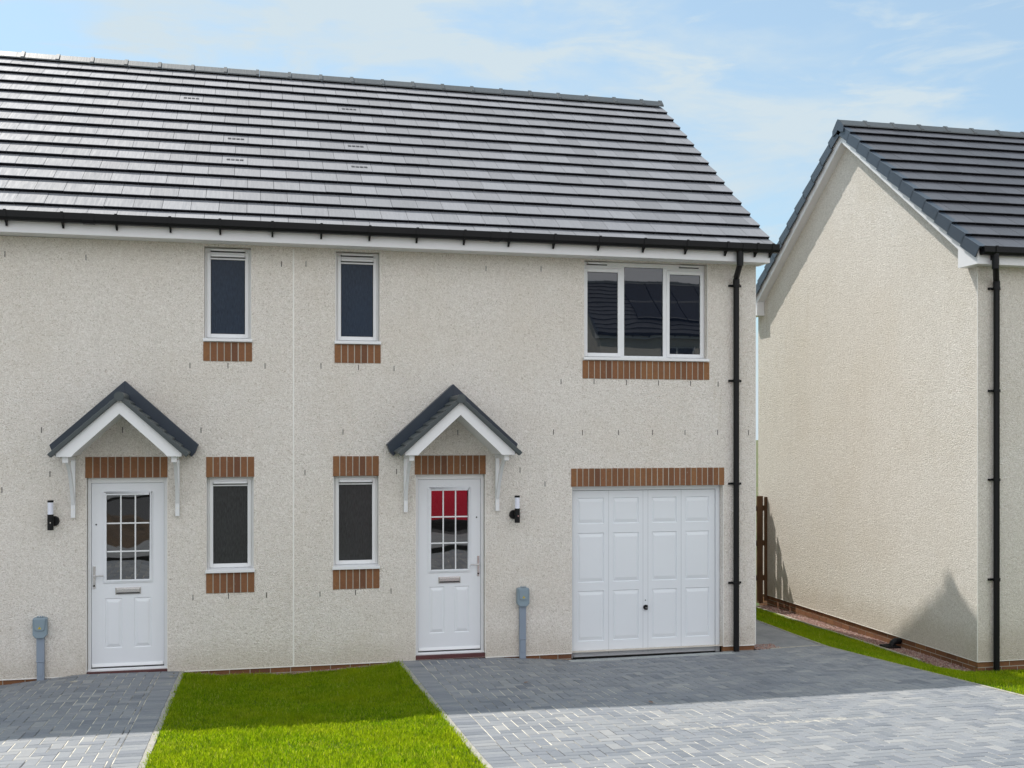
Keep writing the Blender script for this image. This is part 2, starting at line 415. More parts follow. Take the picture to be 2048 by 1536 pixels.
def gravel(name, x0, x1, y0, y1, dens, label):
    struct(build(drape(x0, x1, y0, y1, -.001, .2), 'gravel_bed', M['earth'], smooth=True))
    mb = MB(); mb.keep = True
    for _ in range(int((x1-x0)*(y1-y0)*dens)):
        x, y = random.uniform(x0, x1), random.uniform(y0, y1); r = random.uniform(.006, .014); z = gh(x, y)+r*.4
        a = random.uniform(0, 3); n = len(mb.v); sx, sy, sz = r*random.uniform(.8,1.3), r*random.uniform(.7,1.1), r*random.uniform(.5,.8)
        ca, sa = math.cos(a), math.sin(a)
        for q in ((1,0,0),(0,1,0),(-1,0,0),(0,-1,0),(0,0,1),(0,0,-1)):
            u, v = q[0]*sx, q[1]*sy; mb.v.append((x+u*ca-v*sa, y+u*sa+v*ca, z+q[2]*sz))
        for f in ((0,1,4),(1,2,4),(2,3,4),(3,0,4),(1,0,5),(2,1,5),(3,2,5),(0,3,5)): mb.f.append(tuple(n+i for i in f)); mb.m.append(0)
    return tag(build(mb, name, M['gravel']), label, 'gravel', kind='stuff')
gravel('gravel_strip', -.78, 1.57, -.10, .015, 6000, 'pink gravel line between the plinth and the front lawn')
gravel('gravel_strip', 8.228, 8.56, -.9, 4.7, 4500, 'pink gravel strip along the foot of the sunlit gable')
gravel('gravel_strip', 6.11, 6.45, .01, .30, 4500, 'small patch of red gravel at the house corner')

# ------------------------------------------------------------------ brick helpers
def soldier_course(x0, x1, z0, z1, y, n, parent, name='brick_lintel', depth=.05):
    mb = MB(); w = (x1-x0)/n; j = .0105
    mb.box(x0+.001, x1-.001, y-.0045, y+depth, z0+.001, z1-.001, 1)
    for i in range(n):
        a = x0+i*w+(0 if i == 0 else j/2); b = x0+(i+1)*w-(0 if i == n-1 else j/2)
        dd = random.uniform(-.002, .002); e = random.uniform(0, .003)
        mb.box(a, b, y-.007+dd, y+.03, z0+e, z1-e, 0)
    return build(mb, name, [M['brick'], M['mortar']], parent)
def brick_band(A, B, z1, courses, parent, name='plinth', out=0):
    """stretcher brick courses along the line A->B (outer face), downward from z1"""
    mb = MB(); A = Vector(A); B = Vector(B); d = (B-A); L = d.length; d.normalize(); nrm = Vector((d.y, -d.x))
    def P(s, o, z): q = A+d*s+nrm*o; return (q.x, q.y, z)
    def bx(s0, s1, o0, o1, za, zb, m): mb.hexa([P(s0,o0,za),P(s1,o0,za),P(s1,o1,za),P(s0,o1,za),P(s0,o0,zb),P(s1,o0,zb),P(s1,o1,zb),P(s0,o1,zb)], m)
    bx(.004, L-.004, -.004, -.05, z1-courses*.075, z1-.001, 1)
    for c in range(courses):
        s = -(c % 2)*.1125
        while s < L:
            a, b = max(0, s), min(L, s+.215)
            if b-a > .004: bx(a, b, random.uniform(-.001,.001), -.056, z1-(c+1)*.075+.010, z1-c*.075-(.002 if c == 0 else 0), 0)
            s += .225
    return build(mb, name, [M['brick'], M['mortar']], parent)

# ------------------------------------------------------------------ roofs
def tiled_slope(parent, T, x0, x1, L, gauge, mat, name='roof_tiles', vents=(), tw=.30, start=-.03):
    """T(x, s, h): x along eaves, s up the slope, h above the slope plane"""
    mb = MB(); mb.keep = True
    n = int(math.ceil(L/gauge)); off = L-n*gauge
    vt = MB()
    vset = {}
    for (vx, vs) in vents:
        k = min(range(n), key=lambda c: abs(off+c*gauge+gauge*.45-vs)); vset.setdefault(k, []).append(vx)
    for c in range(n):
        s0 = max(start, off+c*gauge); s1 = min(L+.02, off+(c+1)*gauge+.045)
        x = x0-(tw/2 if c % 2 else 0)
        while x < x1-.01:
            a = max(x0, x); b = min(x1, x+tw)
            if b-a > .015:
                a2, b2 = a+.0022, b-.0022
                dz = random.uniform(-.0012, .0012); jz = random.uniform(-.0010, .0010); js = random.uniform(-.002,.002)
                hb, ht = .046+dz, .004
                v = [T(a2,s0+js+.012,hb-.045), T(b2,s0+js+.012,hb-.045+jz), T(b2,s0+js,hb-.003+jz), T(a2,s0+js,hb-.003),
                     T(a2,s0+js+.004,hb), T(b2,s0+js+.004,hb+jz), T(b2,s1,ht+jz), T(a2,s1,ht), T(a2,s1,ht-.012), T(b2,s1,ht-.012)]
                k = len(mb.v); mb.v += [tuple(q) for q in v]
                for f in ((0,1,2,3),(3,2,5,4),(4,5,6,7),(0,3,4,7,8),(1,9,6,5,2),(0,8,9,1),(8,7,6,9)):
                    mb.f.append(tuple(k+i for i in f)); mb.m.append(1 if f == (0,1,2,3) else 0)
                for vx in vset.get(c, ()):
                    if a <= vx < b:
                        m = (a+b)/2; sm = s0+gauge*.42
                        def TT(x, s, h): return T(x, s, h+.046+(ht-.046)*(s-s0)/(s1-s0))
                        # raised frame plus four grilles
                        for g in range(4):
                            u0 = m-.1+g*.052; w_ = .042
                            vt.hexa([TT(u0,sm,.0012),TT(u0+w_,sm,.0012),TT(u0+w_,sm+.055,.0012),TT(u0,sm+.055,.0012),
                                     TT(u0,sm,.004),TT(u0+w_,sm,.004),TT(u0+w_,sm+.055,.004),TT(u0,sm+.055,.004)], 1)
                            for r_ in range(3):
                                ss = sm+.006+r_*.018
                                vt.hexa([TT(u0+.004,ss,.004),TT(u0+w_-.004,ss,.004),TT(u0+w_-.004,ss+.007,.004),TT(u0+.004,ss+.007,.004),
                                         TT(u0+.004,ss,.009),TT(u0+w_-.004,ss,.009),TT(u0+w_-.004,ss+.007,.009),TT(u0+.004,ss+.007,.009)], 0)
            x += tw
    o = build(mb, name, [mat, M['butt_shade']], parent)
    if vt.f: build(vt, 'vent_grilles', [mat, M['seal']], o)
    return o
def ridge_tiles(parent, P, x0, x1, pitch, mat, seg=.45, w=.15, name='ridge_tiles'):
    mb = MB(); x = x0; cp, sp = math.cos(pitch), math.sin(pitch)
    while x < x1-.02:
        b = min(x1, x+seg)
        for (a_, b_, lift, ww) in ((x+.002, b-.002, 0, w), (b-.045, b-.002, .014, w+.004)):
            t = .016+lift
            prof = [(-ww*cp, -ww*sp+.020), (-.035, -.008+.020+.010), (0, .034), (.035, .022), (ww*cp, -ww*sp+.020)]
            up = [(u, v+t) for u, v in prof]; poly = up + prof[::-1]
            mb.prism(poly, lambda u, v, q: P(q, u, v), a_, b_)
        x += seg
    return build(mb, name, mat, parent)
def gutter(parent, P, x0, x1, brackets, unions=()):
    """P(x, y, z): y outward (negative) from fascia face 0"""
    mb = MB()
    prof = [(0,0),(0,-.062),(-.018,-.088),(-.085,-.088),(-.108,-.062),(-.112,.004),(-.118,.004),(-.115,-.066),(-.088,-.094),(-.015,-.094),(-.004,-.062)]
    outer = [(-.002,.0),(-.004,-.066),(-.018,-.094),(-.086,-.094),(-.112,-.066),(-.116,.004),(-.110,.004),(-.106,-.062),(-.084,-.086),(-.02,-.086),(-.010,-.064),(-.008,0)]
    mb.prism(outer, lambda u, v, q: P(q, u, v), x0, x1)
    solid = [(-.002,.002),(-.004,-.066),(-.018,-.094),(-.086,-.094),(-.112,-.066),(-.116,.006)]
    mb.prism(solid, lambda u, v, q: P(q, u, v), x0-.006, x0+.004); mb.prism(solid, lambda u, v, q: P(q, u, v), x1-.004, x1+.006)
    for u_ in unions:
        un = [(u*1.06, v*1.06-.0) for u, v in outer]
        mb.prism(un, lambda u, v, q: P(q, u, v), u_-.06, u_+.06)
    g = build(mb, 'gutter', M['black'], parent, bevel=.002, seg=1)
    b0 = None
    for x in brackets:
        if b0 is None:
            mb = MB(); mb.prism([(0,-.09),(0,-.148),(-.012,-.150),(-.05,-.115),(-.085,-.094),(-.02,-.09)], lambda u, v, q: P(x+q, u, v), -.010, .010)
            mb.prism([(-.108,-.066),(-.120,-.066),(-.124,.010),(-.105,.012)], lambda u, v, q: P(x+q, u, v), -.014, .014)
            b0 = build(mb, 'gutter_bracket', M['black'], g); bx = x
        else:
            c = b0.copy(); col.objects.link(c); c.parent = g; c.location = Vector(P(x,0,0))-Vector(P(bx,0,0))
    return g

# ------------------------------------------------------------------ windows and doors
def frame_box(mb, x0, x1, z0, z1, w, y0, y1, m=0, wb=None, wt=None):
    wb = wb or w; wt = wt or w
    mb.box(x0, x0+w, y0, y1, z0, z1, m); mb.box(x1-w, x1, y0, y1, z0, z1, m)
    mb.box(x0+w, x1-w, y0, y1, z0, z0+wb, m); mb.box(x0+w, x1-w, y0, y1, z1-wt, z1, m)
def pane(parent, x0, x1, z0, z1, y, mat):
    mb = MB(); mb.box(x0-.004, x1+.004, y, y+.02, z0-.004, z1+.004); p = build(mb, 'pane', M[mat], parent)
    mb = MB(); frame_box(mb, x0-.001, x1+.001, z0-.001, z1+.001, .005, y-.003, y+.001); build(mb, 'gasket', M['seal'], parent)
def vent_bar(parent, x0, x1, z, y):
    mb = MB(); mb.tube([(x0, y, z), (x1, y, z)], .016, 10); mb.box(x0-.006, x1+.006, y-.004, y+.02, z-.02, z+.02)
    mb2 = MB(); mb2.box(x0+.004, x1-.004, y-.034, y-.004, z-.010, z+.014); build(mb2, 'trickle_vent', M['upvc'], parent, bevel=.007, seg=3)
    mb3 = MB(); mb3.box(x0-.004, x1+.004, y-.012, y+.004, z-.020, z-.010); build(mb3, 'vent_slot', M['seal'], parent)
def window(parent, x0, x1, z0, z1, kind, glass, sill=True, base=0, rec=.085):
    """opening x0..x1, z0 (underside of sill)..z1; front wall face at y=base"""
    yf = base+rec; fz0 = z0+.035; W = .038
    w = MB(); zt = z1-.008
    frame_box(w, x0+.003, x1-.003, fz0, zt, W, yf, yf+.07, wb=.03, wt=(.05 if kind != 'low' else .03))
    fr = build(w, 'window', M['upvc'], parent, bevel=.004)
    fx0, fx1 = x0+.003+W, x1-.003-W; ztop = zt-(.05 if kind != 'low' else .03); zb = fz0+.03
    def sash(a, b, c, d, open_=True):
        s = MB(); sw = .042 if open_ else .004; pr = .012 if open_ else .0
        if open_:
            s2 = MB(); s2.box(a-.002, b+.002, yf-.001, yf+.02, c-.002, d+.002); 
            frame_box(s, a, b, c, d, sw, yf-pr, yf+.05, wt=sw+(.035 if kind in ('low','up') else 0))
            # inner bead
            so = build(s, 'sash', M['upvc'], fr, bevel=.005, seg=3)
            g = MB(); frame_box(g, a-.004, b+.004, c-.004, d+.004, .003, yf-.0015, yf+.003); build(g, 'shadow_gap', M['seal'], so) if False else None
            td = d-sw-(.035 if kind in ('low','up') else 0)
            pane(fr, a+sw, b-sw, c+sw, td, yf+.008, glass)
            return td
        else:
            pane(fr, a, b, c, d, yf+.012, glass)
    if kind == 'tri':
        zz = z0+.035+.03; t = (fx1-fx0)
        m1 = fx0+t*.292; m2 = fx0+t*.668; mw = .055
        mu = MB(); mu.box(m1, m1+mw, yf, yf+.07, zb, ztop); mu.box(m2-mw*.2, m2+mw*.8, yf, yf+.07, zb, ztop); build(mu, 'mullion', M['upvc'], fr, bevel=.004)
        sash(fx0-.018, m1+.012, zb-.012, ztop-.03); sash(m2+mw*.8-.012, fx1+.018, zb-.012, ztop-.03)
        tb = MB(); tb.box(fx0, m1, yf+.001, yf+.06, ztop-.03, ztop); build(tb, 'top_rail', M['upvc'], fr)
        tb = MB(); tb.box(m2+mw*.8, fx1, yf+.001, yf+.06, ztop-.03, ztop); build(tb, 'top_rail', M['upvc'], fr)
        sash(m1+mw, m2-mw*.2, zb, ztop, False)
        vent_bar(fr, fx0+.02, fx0+.27, zt-.018, yf); vent_bar(fr, fx1-.30, fx1-.05, zt-.018, yf)
    else:
        td = sash(fx0-.014, fx1+.014, zb-.012, ztop+(.0 if kind == 'up' else .012))
        vent_bar(fr, fx0+.03, fx1-.03, td+.038, yf-.012)
        if kind == 'up': vent_bar(fr, fx0+.03, fx1-.03, zt-.022, yf)
        else:
            h = MB(); h.box(x0+.02, x1-.02, yf-.02, yf, zt-.010, zt+.002); build(h, 'head_drip', M['upvc'], fr, bevel=.003)
    s = MB(); s.prism([(0,0),(.0,.026),(-.10,.034+.006),(-.10,.0)], lambda u, v, q: (q, yf+.002-.0+(-u if False else 0)+ (u*1.0), z0+.001+v), x0-.012, x1+.012) if False else None
    s = MB(); s.prism([(-.035,.003),(-.035,.034),(rec+.0,.046),(rec+.0,.003)], lambda u, v, q: (q, base+u, z0+v), x0+.001, x1-.001)
    s.box(x0-.012, x1+.012, base-.036, base-.004, z0+.002, z0+.035)
    build(s, 'window_sill', M['upvc'], fr, bevel=.003)
    return fr

def raised_panel(mb, x0, x1, z0, z1, y, i1=.008, d1=.007, i2=.045, d2=-.001, i2x=None):
    """moulded panel filling a hole: groove then raised field"""
    i2x = i2x or i2
    r = [(x0, x1, z0, z1, y), (x0+i1, x1-i1, z0+i1, z1-i1, y+d1), (x0+i2x, x1-i2x, z0+i2, z1-i2, y+d2)]
    for a, b in ((r[0], r[1]), (r[1], r[2])):
        pa = [(a[0],a[4],a[2]),(a[1],a[4],a[2]),(a[1],a[4],a[3]),(a[0],a[4],a[3])]; pb = [(b[0],b[4],b[2]),(b[1],b[4],b[2]),(b[1],b[4],b[3]),(b[0],b[4],b[3])]
        for k in range(4): q = (k+1) % 4; mb.quad(pa[k], pa[q], pb[q], pb[k])
    a = r[2]; mb.quad((a[0],a[4],a[2]),(a[1],a[4],a[2]),(a[1],a[4],a[3]),(a[0],a[4],a[3]))

def front_door(parent, x0, x1, z0, z1, mirror):
    """opening x0..x1; leaf with nine-light glazing"""
    yf = .085; fw = .036
    sgn = -1 if mirror else 1
    f = MB(); frame_box(f, x0+.004, x1-.004, z0, z1-.004, fw, yf-.012, yf+.07, wt=.055, wb=.022)
    d = build(f, 'front_door', M['upvc'], parent, bevel=.004)
    lx0, lx1 = x0+.004+fw+.003, x1-.004-fw-.003; lz0, lz1 = z0+.040, z1-.004-.055-.003
    W = lx1-lx0; Hh = lz1-lz0
    def U(u): return lx0+u/.8*W if not mirror else lx1-u/.8*W
    def V(v): return lz0-.02+v/1.99*(Hh+.02)
    def rect(u0, u1, v0, v1):
        a, b = sorted((U(u0), U(u1))); return (a, b, V(v0), V(v1))
    yl = yf+.004
    gl = rect(.150, .648, .945, 1.866); p1 = rect(.14, .335, .215, .752); p2 = rect(.462, .655, .215, .752)
    m = MB(); m.cells([lx0, lx1], [lz0, lz1], [gl, p1, p2], lambda u, v: (u, yl, v)); 
    for p in (p1, p2): raised_panel(m, *p, yl, i1=.010, d1=.008, i2=.046, d2=-.003, i2x=.040)
    m.box(lx0, lx1, yl+.0105, yl+.045, lz0, lz1)
    for a, b in ((lx0, lx0+.0005), (lx1-.0005, lx1)): m.box(a, b, yl, yl+.0105, lz0, lz1)
    build(m, 'door_leaf', M['door'], d)
    g = MB(); g.box(lx0-.003, lx1+.003, yl+.012, yl+.04, lz0-.018, lz1+.003); build(g, 'shadow_gap', M['seal'], d)
    # glazing cassette frame
    a, b, c, e = gl; q = MB()
    frame_box(q, a-.026, b+.026, c-.030, e+.030, .014, yl-.009, yl+.004); frame_box(q, a-.013, b+.013, c-.017, e+.017, .022, yl-.016, yl+.004)
    build(q, 'glazing_frame', M['door'], d, bevel=.004, seg=2)
    ga, gb, gc, ge = a+.009, b-.009, c+.005, e-.005
    q = MB(); q.box(ga-.004, gb+.004, yl+.006, yl+.012, gc-.004, ge+.004); build(q, 'door_pane', M['doorglass'], d)
    q = MB()
    for i in (1, 2):
        x = ga+(gb-ga)*i/3; q.box(x-.008, x+.008, yl-.002, yl+.0065, gc, ge)
        z = gc+(ge-gc)*i/3; q.box(ga, gb, yl-.0035, yl+.006, z-.008, z+.008)
    build(q, 'glazing_bars', M['upvc'], d, bevel=.003)
    # letterbox
    a, b, c, e = rect(.257, .54, .79, .866); q = MB(); q.box(a, b, yl-.010, yl+.001, c, e); q.box(a+.012, b-.012, yl-.018, yl-.009, c+.022, e-.012)
    build(q, 'letterbox', M['chrome'], d, bevel=.004)
    q = MB(); q.box(a+.01, b-.01, yl-.0125, yl-.0100, c+.008, c+.020); build(q, 'letterbox_slot', M['seal'], d)
    a, b, c, e = rect(.757, .785, .862, 1.10); xm = (a+b)/2
    q = MB(); q.box(a, b, yl-.010, yl+.001, c, e)
    zl = V(1.0); q.tube([(xm, yl-.006, zl), (xm, yl-.045, zl)], .009, 12); q.tube([(xm, yl-.045, zl), (xm-sgn*.10, yl-.045, zl)], [.009, .0075], 12)
    h = build(q, 'door_handle', M['chrome'], d, bevel=.003)
    q = MB(); q.tube([(xm, yl-.013, c+.03), (xm, yl-.004, c+.03)], .011, 12); build(q, 'keyhole', M['seal'], h)
    q = MB(); q.tube([(U(.75), yl-.004, V(1.547)), (U(.75), yl+.001, V(1.547))], .009, 12); build(q, 'spyhole', M['seal'], d)
    q = MB(); q.prism([(0,.0),(-.022,.0),(-.022,.008),(-.004,.034),(0,.034)], lambda u, v, w_: (w_, yl+u, lz0+v), lx0+.006, lx1-.006); build(q, 'weather_bar', M['upvc'], d)
    q = MB(); q.box(x0+.001, x1-.001, yf-.035, yf+.06, z0-.006, z0+.012); build(q, 'threshold', M['upvc'], d, bevel=.003)
    q = MB(); q.box(x0+.001, x1-.001, .012, yf+.05, z0-.14, z0-.006); build(q, 'doorstep', M['sill'], d, bevel=.004)
    return d

def garage_door(parent, x0, x1, z0, z1, mirror):
    yf = .10; fw = .048
    f = MB(); f.box(x0+.004, x0+.004+.036, yf, yf+.08, z0, z1-.003); f.box(x1-.004-.055, x1-.004, yf, yf+.08, z0, z1-.003); f.box(x0+.04, x1-.059, yf, yf+.08, z1-.052, z1-.003)
    g = build(f, 'garage_door', M['garage'], parent, bevel=.003)
    lx0, lx1 = x0+.046, x1-.065; lz0, lz1 = z0+.014, z1-.058; W = lx1-lx0; H_ = lz1-lz0; yl = yf+.012
    cols = [(.033,.214), (.277,.456), (.550,.726), (.787,.959)]; rows = [(.043,.200), (.255,.554), (.605,.908)]
    if mirror: cols = [(1-b, 1-a) for a, b in cols][::-1]
    holes = [(lx0+a*W, lx0+b*W, lz1-d*H_, lz1-c*H_) for a, b in cols for c, d in rows]
    m = MB(); m.cells([lx0, lx1], [lz0, lz1], holes, lambda u, v: (u, yl, v))
    for h in holes: raised_panel(m, *h, yl, i1=.007, d1=.011, i2=.052, d2=.0, i2x=.030)
    m.box(lx0, lx1, yl+.014, yl+.04, lz0, lz1)
    build(m, 'door_panel', M['garage'], g)
    s = MB(); sx = [.246, .486, .521, .757]
    if mirror: sx = [1-q for q in sx]
    for q in sx: s.box(lx0+q*W-.0015, lx0+q*W+.0015, yl-.0006, yl+.002, lz0, lz1)
    build(s, 'panel_seam', plain('seam_grey', (.38,.40,.42), .6), g)
    s = MB(); s.box(lx0-.006, lx1+.006, yl+.016, yl+.04, lz0-.02, lz1+.006); build(s, 'shadow_gap', M['seal'], g)
    s = MB(); s.box(lx0+.002, lx1-.002, yl-.014, yl+.012, lz0-.002, lz0+.022); build(s, 'bottom_rail', M['garage'], g, bevel=.004)
    s = MB(); s.box(x0+.01, x1-.01, yl+.0, yl+.05, z0-.1, lz0-.006); build(s, 'rubber_seal', M['seal'], g)
    hx = lx0+(.503 if not mirror else .497)*W; hz = lz1-.715*H_
    s = MB(); s.tube([(hx, yl-.012, hz), (hx, yl+.001, hz)], .030, 18); s.box(hx-.020, hx+.020, yl-.035, yl-.010, hz-.03, hz+.03); build(s, 'garage_handle', M['black'], g, bevel=.006)
    s = MB(); s.tube([(hx, yl-.004, hz+.085), (hx, yl+.001, hz+.085)], .007, 10); build(s, 'keyhole', M['black'], g)
    s = MB(); s.box(hx-.013, hx+.013, yl-.037, yl-.034, hz-.008, hz); build(s, 'lock_plate', M['chrome'], g)
    return g

def canopy(parent, xc, mirror=False):
    Yf = -.60; ap = 2.957; hw = .628; base = 2.345; bt = .16   # barge thickness measured plumb
    k = .905; th = math.atan(k); ck, sk = math.cos(th), math.sin(th)
    def sec(out, inn):            # chevron outline with flat plumb-cut feet
        o = lambda x: ap+out-abs(x)*k
        hwO = (ap+out-base)/k
        foot = .155
        return hwO, foot
    b = MB()
    hz_ = ap-hw*k
    poly = [(-hw, base), (-hw+.150, base), (-hw+.180, base+.036), (0, ap-bt), (hw-.180, base+.036), (hw-.150, base), (hw, base), (0, ap)]
    def chev(mbx, P, ya, yb):
        # split at the apex into two convex-ish halves
        zz = P[7][1]-abs(P[0][0])*k
        L = [P[0], P[1], P[2], P[3], P[7], (P[0][0], zz)]; Rr = [P[3], P[4], P[5], P[6], (P[6][0], zz), P[7]]
        for h in (L, Rr): mbx.prism(h, lambda u, v, q: (xc+u, q, v), ya, yb)
    chev(b, poly, Yf, Yf+.022)
    c = build(b, 'door_canopy', M['upvc'], parent, bevel=.003)
    # boxed soffit behind the bargeboard
    s = MB(); e = .022
    pin = [(-hw+.006, base+.006), (-hw+.145, base+.006), (-hw+.174, base+.042), (0, ap-bt+.012), (hw-.174, base+.042), (hw-.145, base+.006), (hw-.006, base+.006), (0, ap-.010)]
    chev(s, pin, Yf+.022, .0); build(s, 'soffit_lining', M['upvc'], c)
    # tiled slopes
    for sg in (-1, 1):
        def T(x, s_, h, sg=sg):
            d = s_  # distance up from the eaves
            X = xc+sg*((hw+.045)-d*ck)+sg*h*sk; Z = ap-(hw+.045)*k+d*sk+h*ck+.006
            return (X, x, Z)
        L = (hw+.045)/ck
        mb = MB(); mb.keep = False; n = 8; gz = L/n
        for i in range(n):
            s0 = i*gz; s1 = s0+gz+.02
            y = Yf-.035; jj = 0
            brk = [Yf-.035+.055, -.165, 0.0] if True else []
            for yb in (Yf+.04+.21, -.0):
                hb = .040+random.uniform(-.0015,.0015)
                pts = [(s0, .004), (s0, hb-.010), (s0+.006, hb-.002), (s0+.016, hb), (s1, .020), (s1, .004)]
                mb.prism(pts, lambda u, v, q: T(q, u, v), y+.001, yb-.001); y = yb
        build(mb, 'canopy_tiles', M['canopytile'], c)
        # front verge strip
        v = MB(); v.prism([(-.012,-.012),(-.012,.038),(L+.010,.030),(L+.02,-.012)], lambda u, w_, q: T(q, u, w_), Yf-.045, Yf+.025)
        build(v, 'verge_strip', M['canopytile'], c, bevel=.008)
        # wall abutment flashing
        f = MB(); f.prism([(-.035,.0),(-.035,.060),(.0,.150),(L+.137,.150),(L+.0,.0)], lambda u, w_, q: T(q, u, w_), -.125, -.001)
        build(f, 'flashing', M['flash'], c, bevel=.004)
    r = MB(); r.tube([(xc, Yf-.052, ap+.022), (xc, -.12, ap+.022)], .050, 16); build(r, 'canopy_ridge', M['canopytile'], c, smooth=True)
    # gallows brackets
    for sg in (-1, 1):
        bx = xc+sg*.545; q = MB()
        q.box(bx-.022, bx+.022, -.045, -.002, 1.672, base-.001)
        q.box(bx-.020, bx+.020, Yf+.07, -.045, base-.045, base-.002)
        q.box(bx-.028, bx+.028, Yf+.055, Yf+.10, base-.06, base-.001)
        # curved brace
        N = 9; prev = None
        for i in range(N+1):
            t = i/N; yy = (Yf+.12)*t**1.0 + (-.045)*(1-t); zz = 1.83+(base-.045-1.83)*(t**.62 if t > 0 else 0)
            zz = 1.83+(base-.045-1.83)*math.sin(t*math.pi/2)**.85 if t > 0 else 1.83
            if prev:
                (y0, z0) = prev; d = Vector((yy-y0, zz-z0)).normalized()*0.022; nx_, nz_ = -d.y, d.x
                q.hexa([(bx-.017,y0-nx_,z0-nz_),(bx+.017,y0-nx_,z0-nz_),(bx+.017,y0+nx_,z0+nz_),(bx-.017,y0+nx_,z0+nz_),
                        (bx-.017,yy-nx_,zz-nz_),(bx+.017,yy-nx_,zz-nz_),(bx+.017,yy+nx_,zz+nz_),(bx-.017,yy+nx_,zz+nz_)])
            prev = (yy, zz)
        br = build(q, 'canopy_bracket', M['upvc'], c)
        q = MB(); q.tube([(bx, -.050, 1.76), (bx, -.043, 1.76)], .008, 10); build(q, 'bolt', M['bead'], c)
    return c

# ------------------------------------------------------------------ the semi-detached pair
JX = .389
def mir(a): return 2*JX-a
house = empty('semi_detached_house', (JX, 0, -.13), 'pair of joined cream roughcast homes with two front doors, porch canopies and a garage', 'house')
XR = 6.085; XL = mir(XR); ZT = 4.72; DPC = -.062; DEP = 7.1
RY = 3.56; RZ = 7.70; PITCH = math.atan(.7285)
R_open = dict(
    up=(.862, 1.372, 3.618, 4.69), tri=(3.842, 5.440, 3.478, 4.69), low=(.838, 1.360, 1.022, 2.098),
    door=(1.790, 2.622, -.012, 2.106), gar=(3.688, 5.650, -.15, 1.945))
L_open = dict(up=(-.594, -.080, 3.620, 4.69), tri=(mir(5.440), mir(3.842), 3.478, 4.69), low=(-.568, -.052, 1.022, 2.096),
    door=(-1.838, -.988, -.030, 2.100), gar=(mir(5.650), mir(3.688), -.15, 1.945))
openings = list(R_open.values()) + list(L_open.values())
low_holes = [(a, b, c if c > .5 else DPC, d) for a, b, c, d in openings]
w = MB(); w.keep = True
w.cells([XL, XR], [DPC, ZT], low_holes, lambda u, v: (u, 0, v))
for a, b, c, d in low_holes:         # reveals
    w.quad((a,0,c),(a,.2,c),(a,.2,d),(a,0,d)); w.quad((b,0,d),(b,.2,d),(b,.2,c),(b,0,c)); w.quad((a,0,d),(a,.2,d),(b,.2,d),(b,0,d))
    if c > .5: w.quad((a,.2,c),(b,.2,c),(b,0,c),(a,0,c))
for X in (XL, XR):                    # gables
    pts = [(X,0,DPC),(X,DEP,DPC),(X,DEP,ZT),(X,RY,RZ-.12),(X,0,ZT)]
    n = len(w.v); w.v += pts; w.f.append(tuple(n+i for i in (range(5) if X == XR else range(4,-1,-1)))); w.m.append(0)
w.quad((XR,DEP,DPC),(XL,DEP,DPC),(XL,DEP,ZT),(XR,DEP,ZT))
w.quad((XL,0,DPC),(XL,DEP,DPC),(XR,DEP,DPC),(XR,0,DPC))
wall = build(w, 'wall', M['render'], house)
# inner backing so that openings are dark behind frames
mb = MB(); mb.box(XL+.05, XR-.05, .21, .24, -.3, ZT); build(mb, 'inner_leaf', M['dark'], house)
# brick plinth
ed = sorted([(R_open['door'][0], R_open['door'][1]), (R_open['gar'][0], R_open['gar'][1]), (L_open['door'][0], L_open['door'][1]), (L_open['gar'][0], L_open['gar'][1])])
segs = []; x = XL
for a, b in ed: segs.append((x, a)); x = b
segs.append((x, XR-.0125)); segs[0] = (XL+.0125, segs[0][1])
for a, b in segs: brick_band((a, .014), (b, .014), DPC-.002, 4, house)
brick_band((XR-.014, .024), (XR-.014, DEP), DPC-.002, 4, house); brick_band((XL+.014, DEP), (XL+.014, .024), DPC-.002, 4, house)
# beads at corners, joint, head and foot
def bead(*q):
    mb = MB(); mb.box(*q); build(mb, 'render_bead', M['bead'], house)
bead(JX-.009, JX+.009, -.006, .01, DPC, 4.69)
for a, b in segs: bead(a+.001, b-.001, -.004, .013, DPC-.010, DPC)
bead(XR-.004, XR+.004, -.004, .004, DPC, 4.70); bead(XL-.004, XL+.004, -.004, .004, DPC, 4.70)
for o_ in openings:
    for X in (o_[0], o_[1]): bead(X-.0025, X+.0025, -.0035, .004, max(o_[2], DPC), o_[3])
# brickwork
for O, sh in ((R_open, 0), (L_open, 1)):
    a, b, c, d = O['low']; soldier_course(a-.003, b-.001 if not sh else b+.004, 2.098, 2.328, 0, 7, house); soldier_course(a-.004, b+.006, .795, 1.022, 0, 7, house, 'brick_sill')
    a, b, c, d = O['up']; soldier_course(a-.009, b+.009, 3.400, 3.616, 0, 7, house, 'brick_sill')
    a, b, c, d = O['tri']; soldier_course(a-.02, b+.02, 3.253, 3.474, 0, 22, house, 'brick_sill')
    a, b, c, d = O['gar']; soldier_course(a-.010, b+.010, 1.945, 2.165, 0, 27, house)
    a, b, c, d = O['door']; soldier_course(a-.010, b+.002, d, 2.332, 0, 11, house)
window(house, *R_open['up'], 'up', 'frostup'); window(house, *L_open['up'], 'up', 'frostup')
window(house, *R_open['low'], 'low', 'frost'); window(house, *L_open['low'], 'low', 'frost')
window(house, *R_open['tri'], 'tri', 'clear'); window(house, *L_open['tri'], 'tri', 'clear')
front_door(house, *R_open['door'], False); front_door(house, *L_open['door'], True)
garage_door(house, *R_open['gar'], False); garage_door(house, *L_open['gar'], True)
canopy(house, 2.215); canopy(house, -1.423)
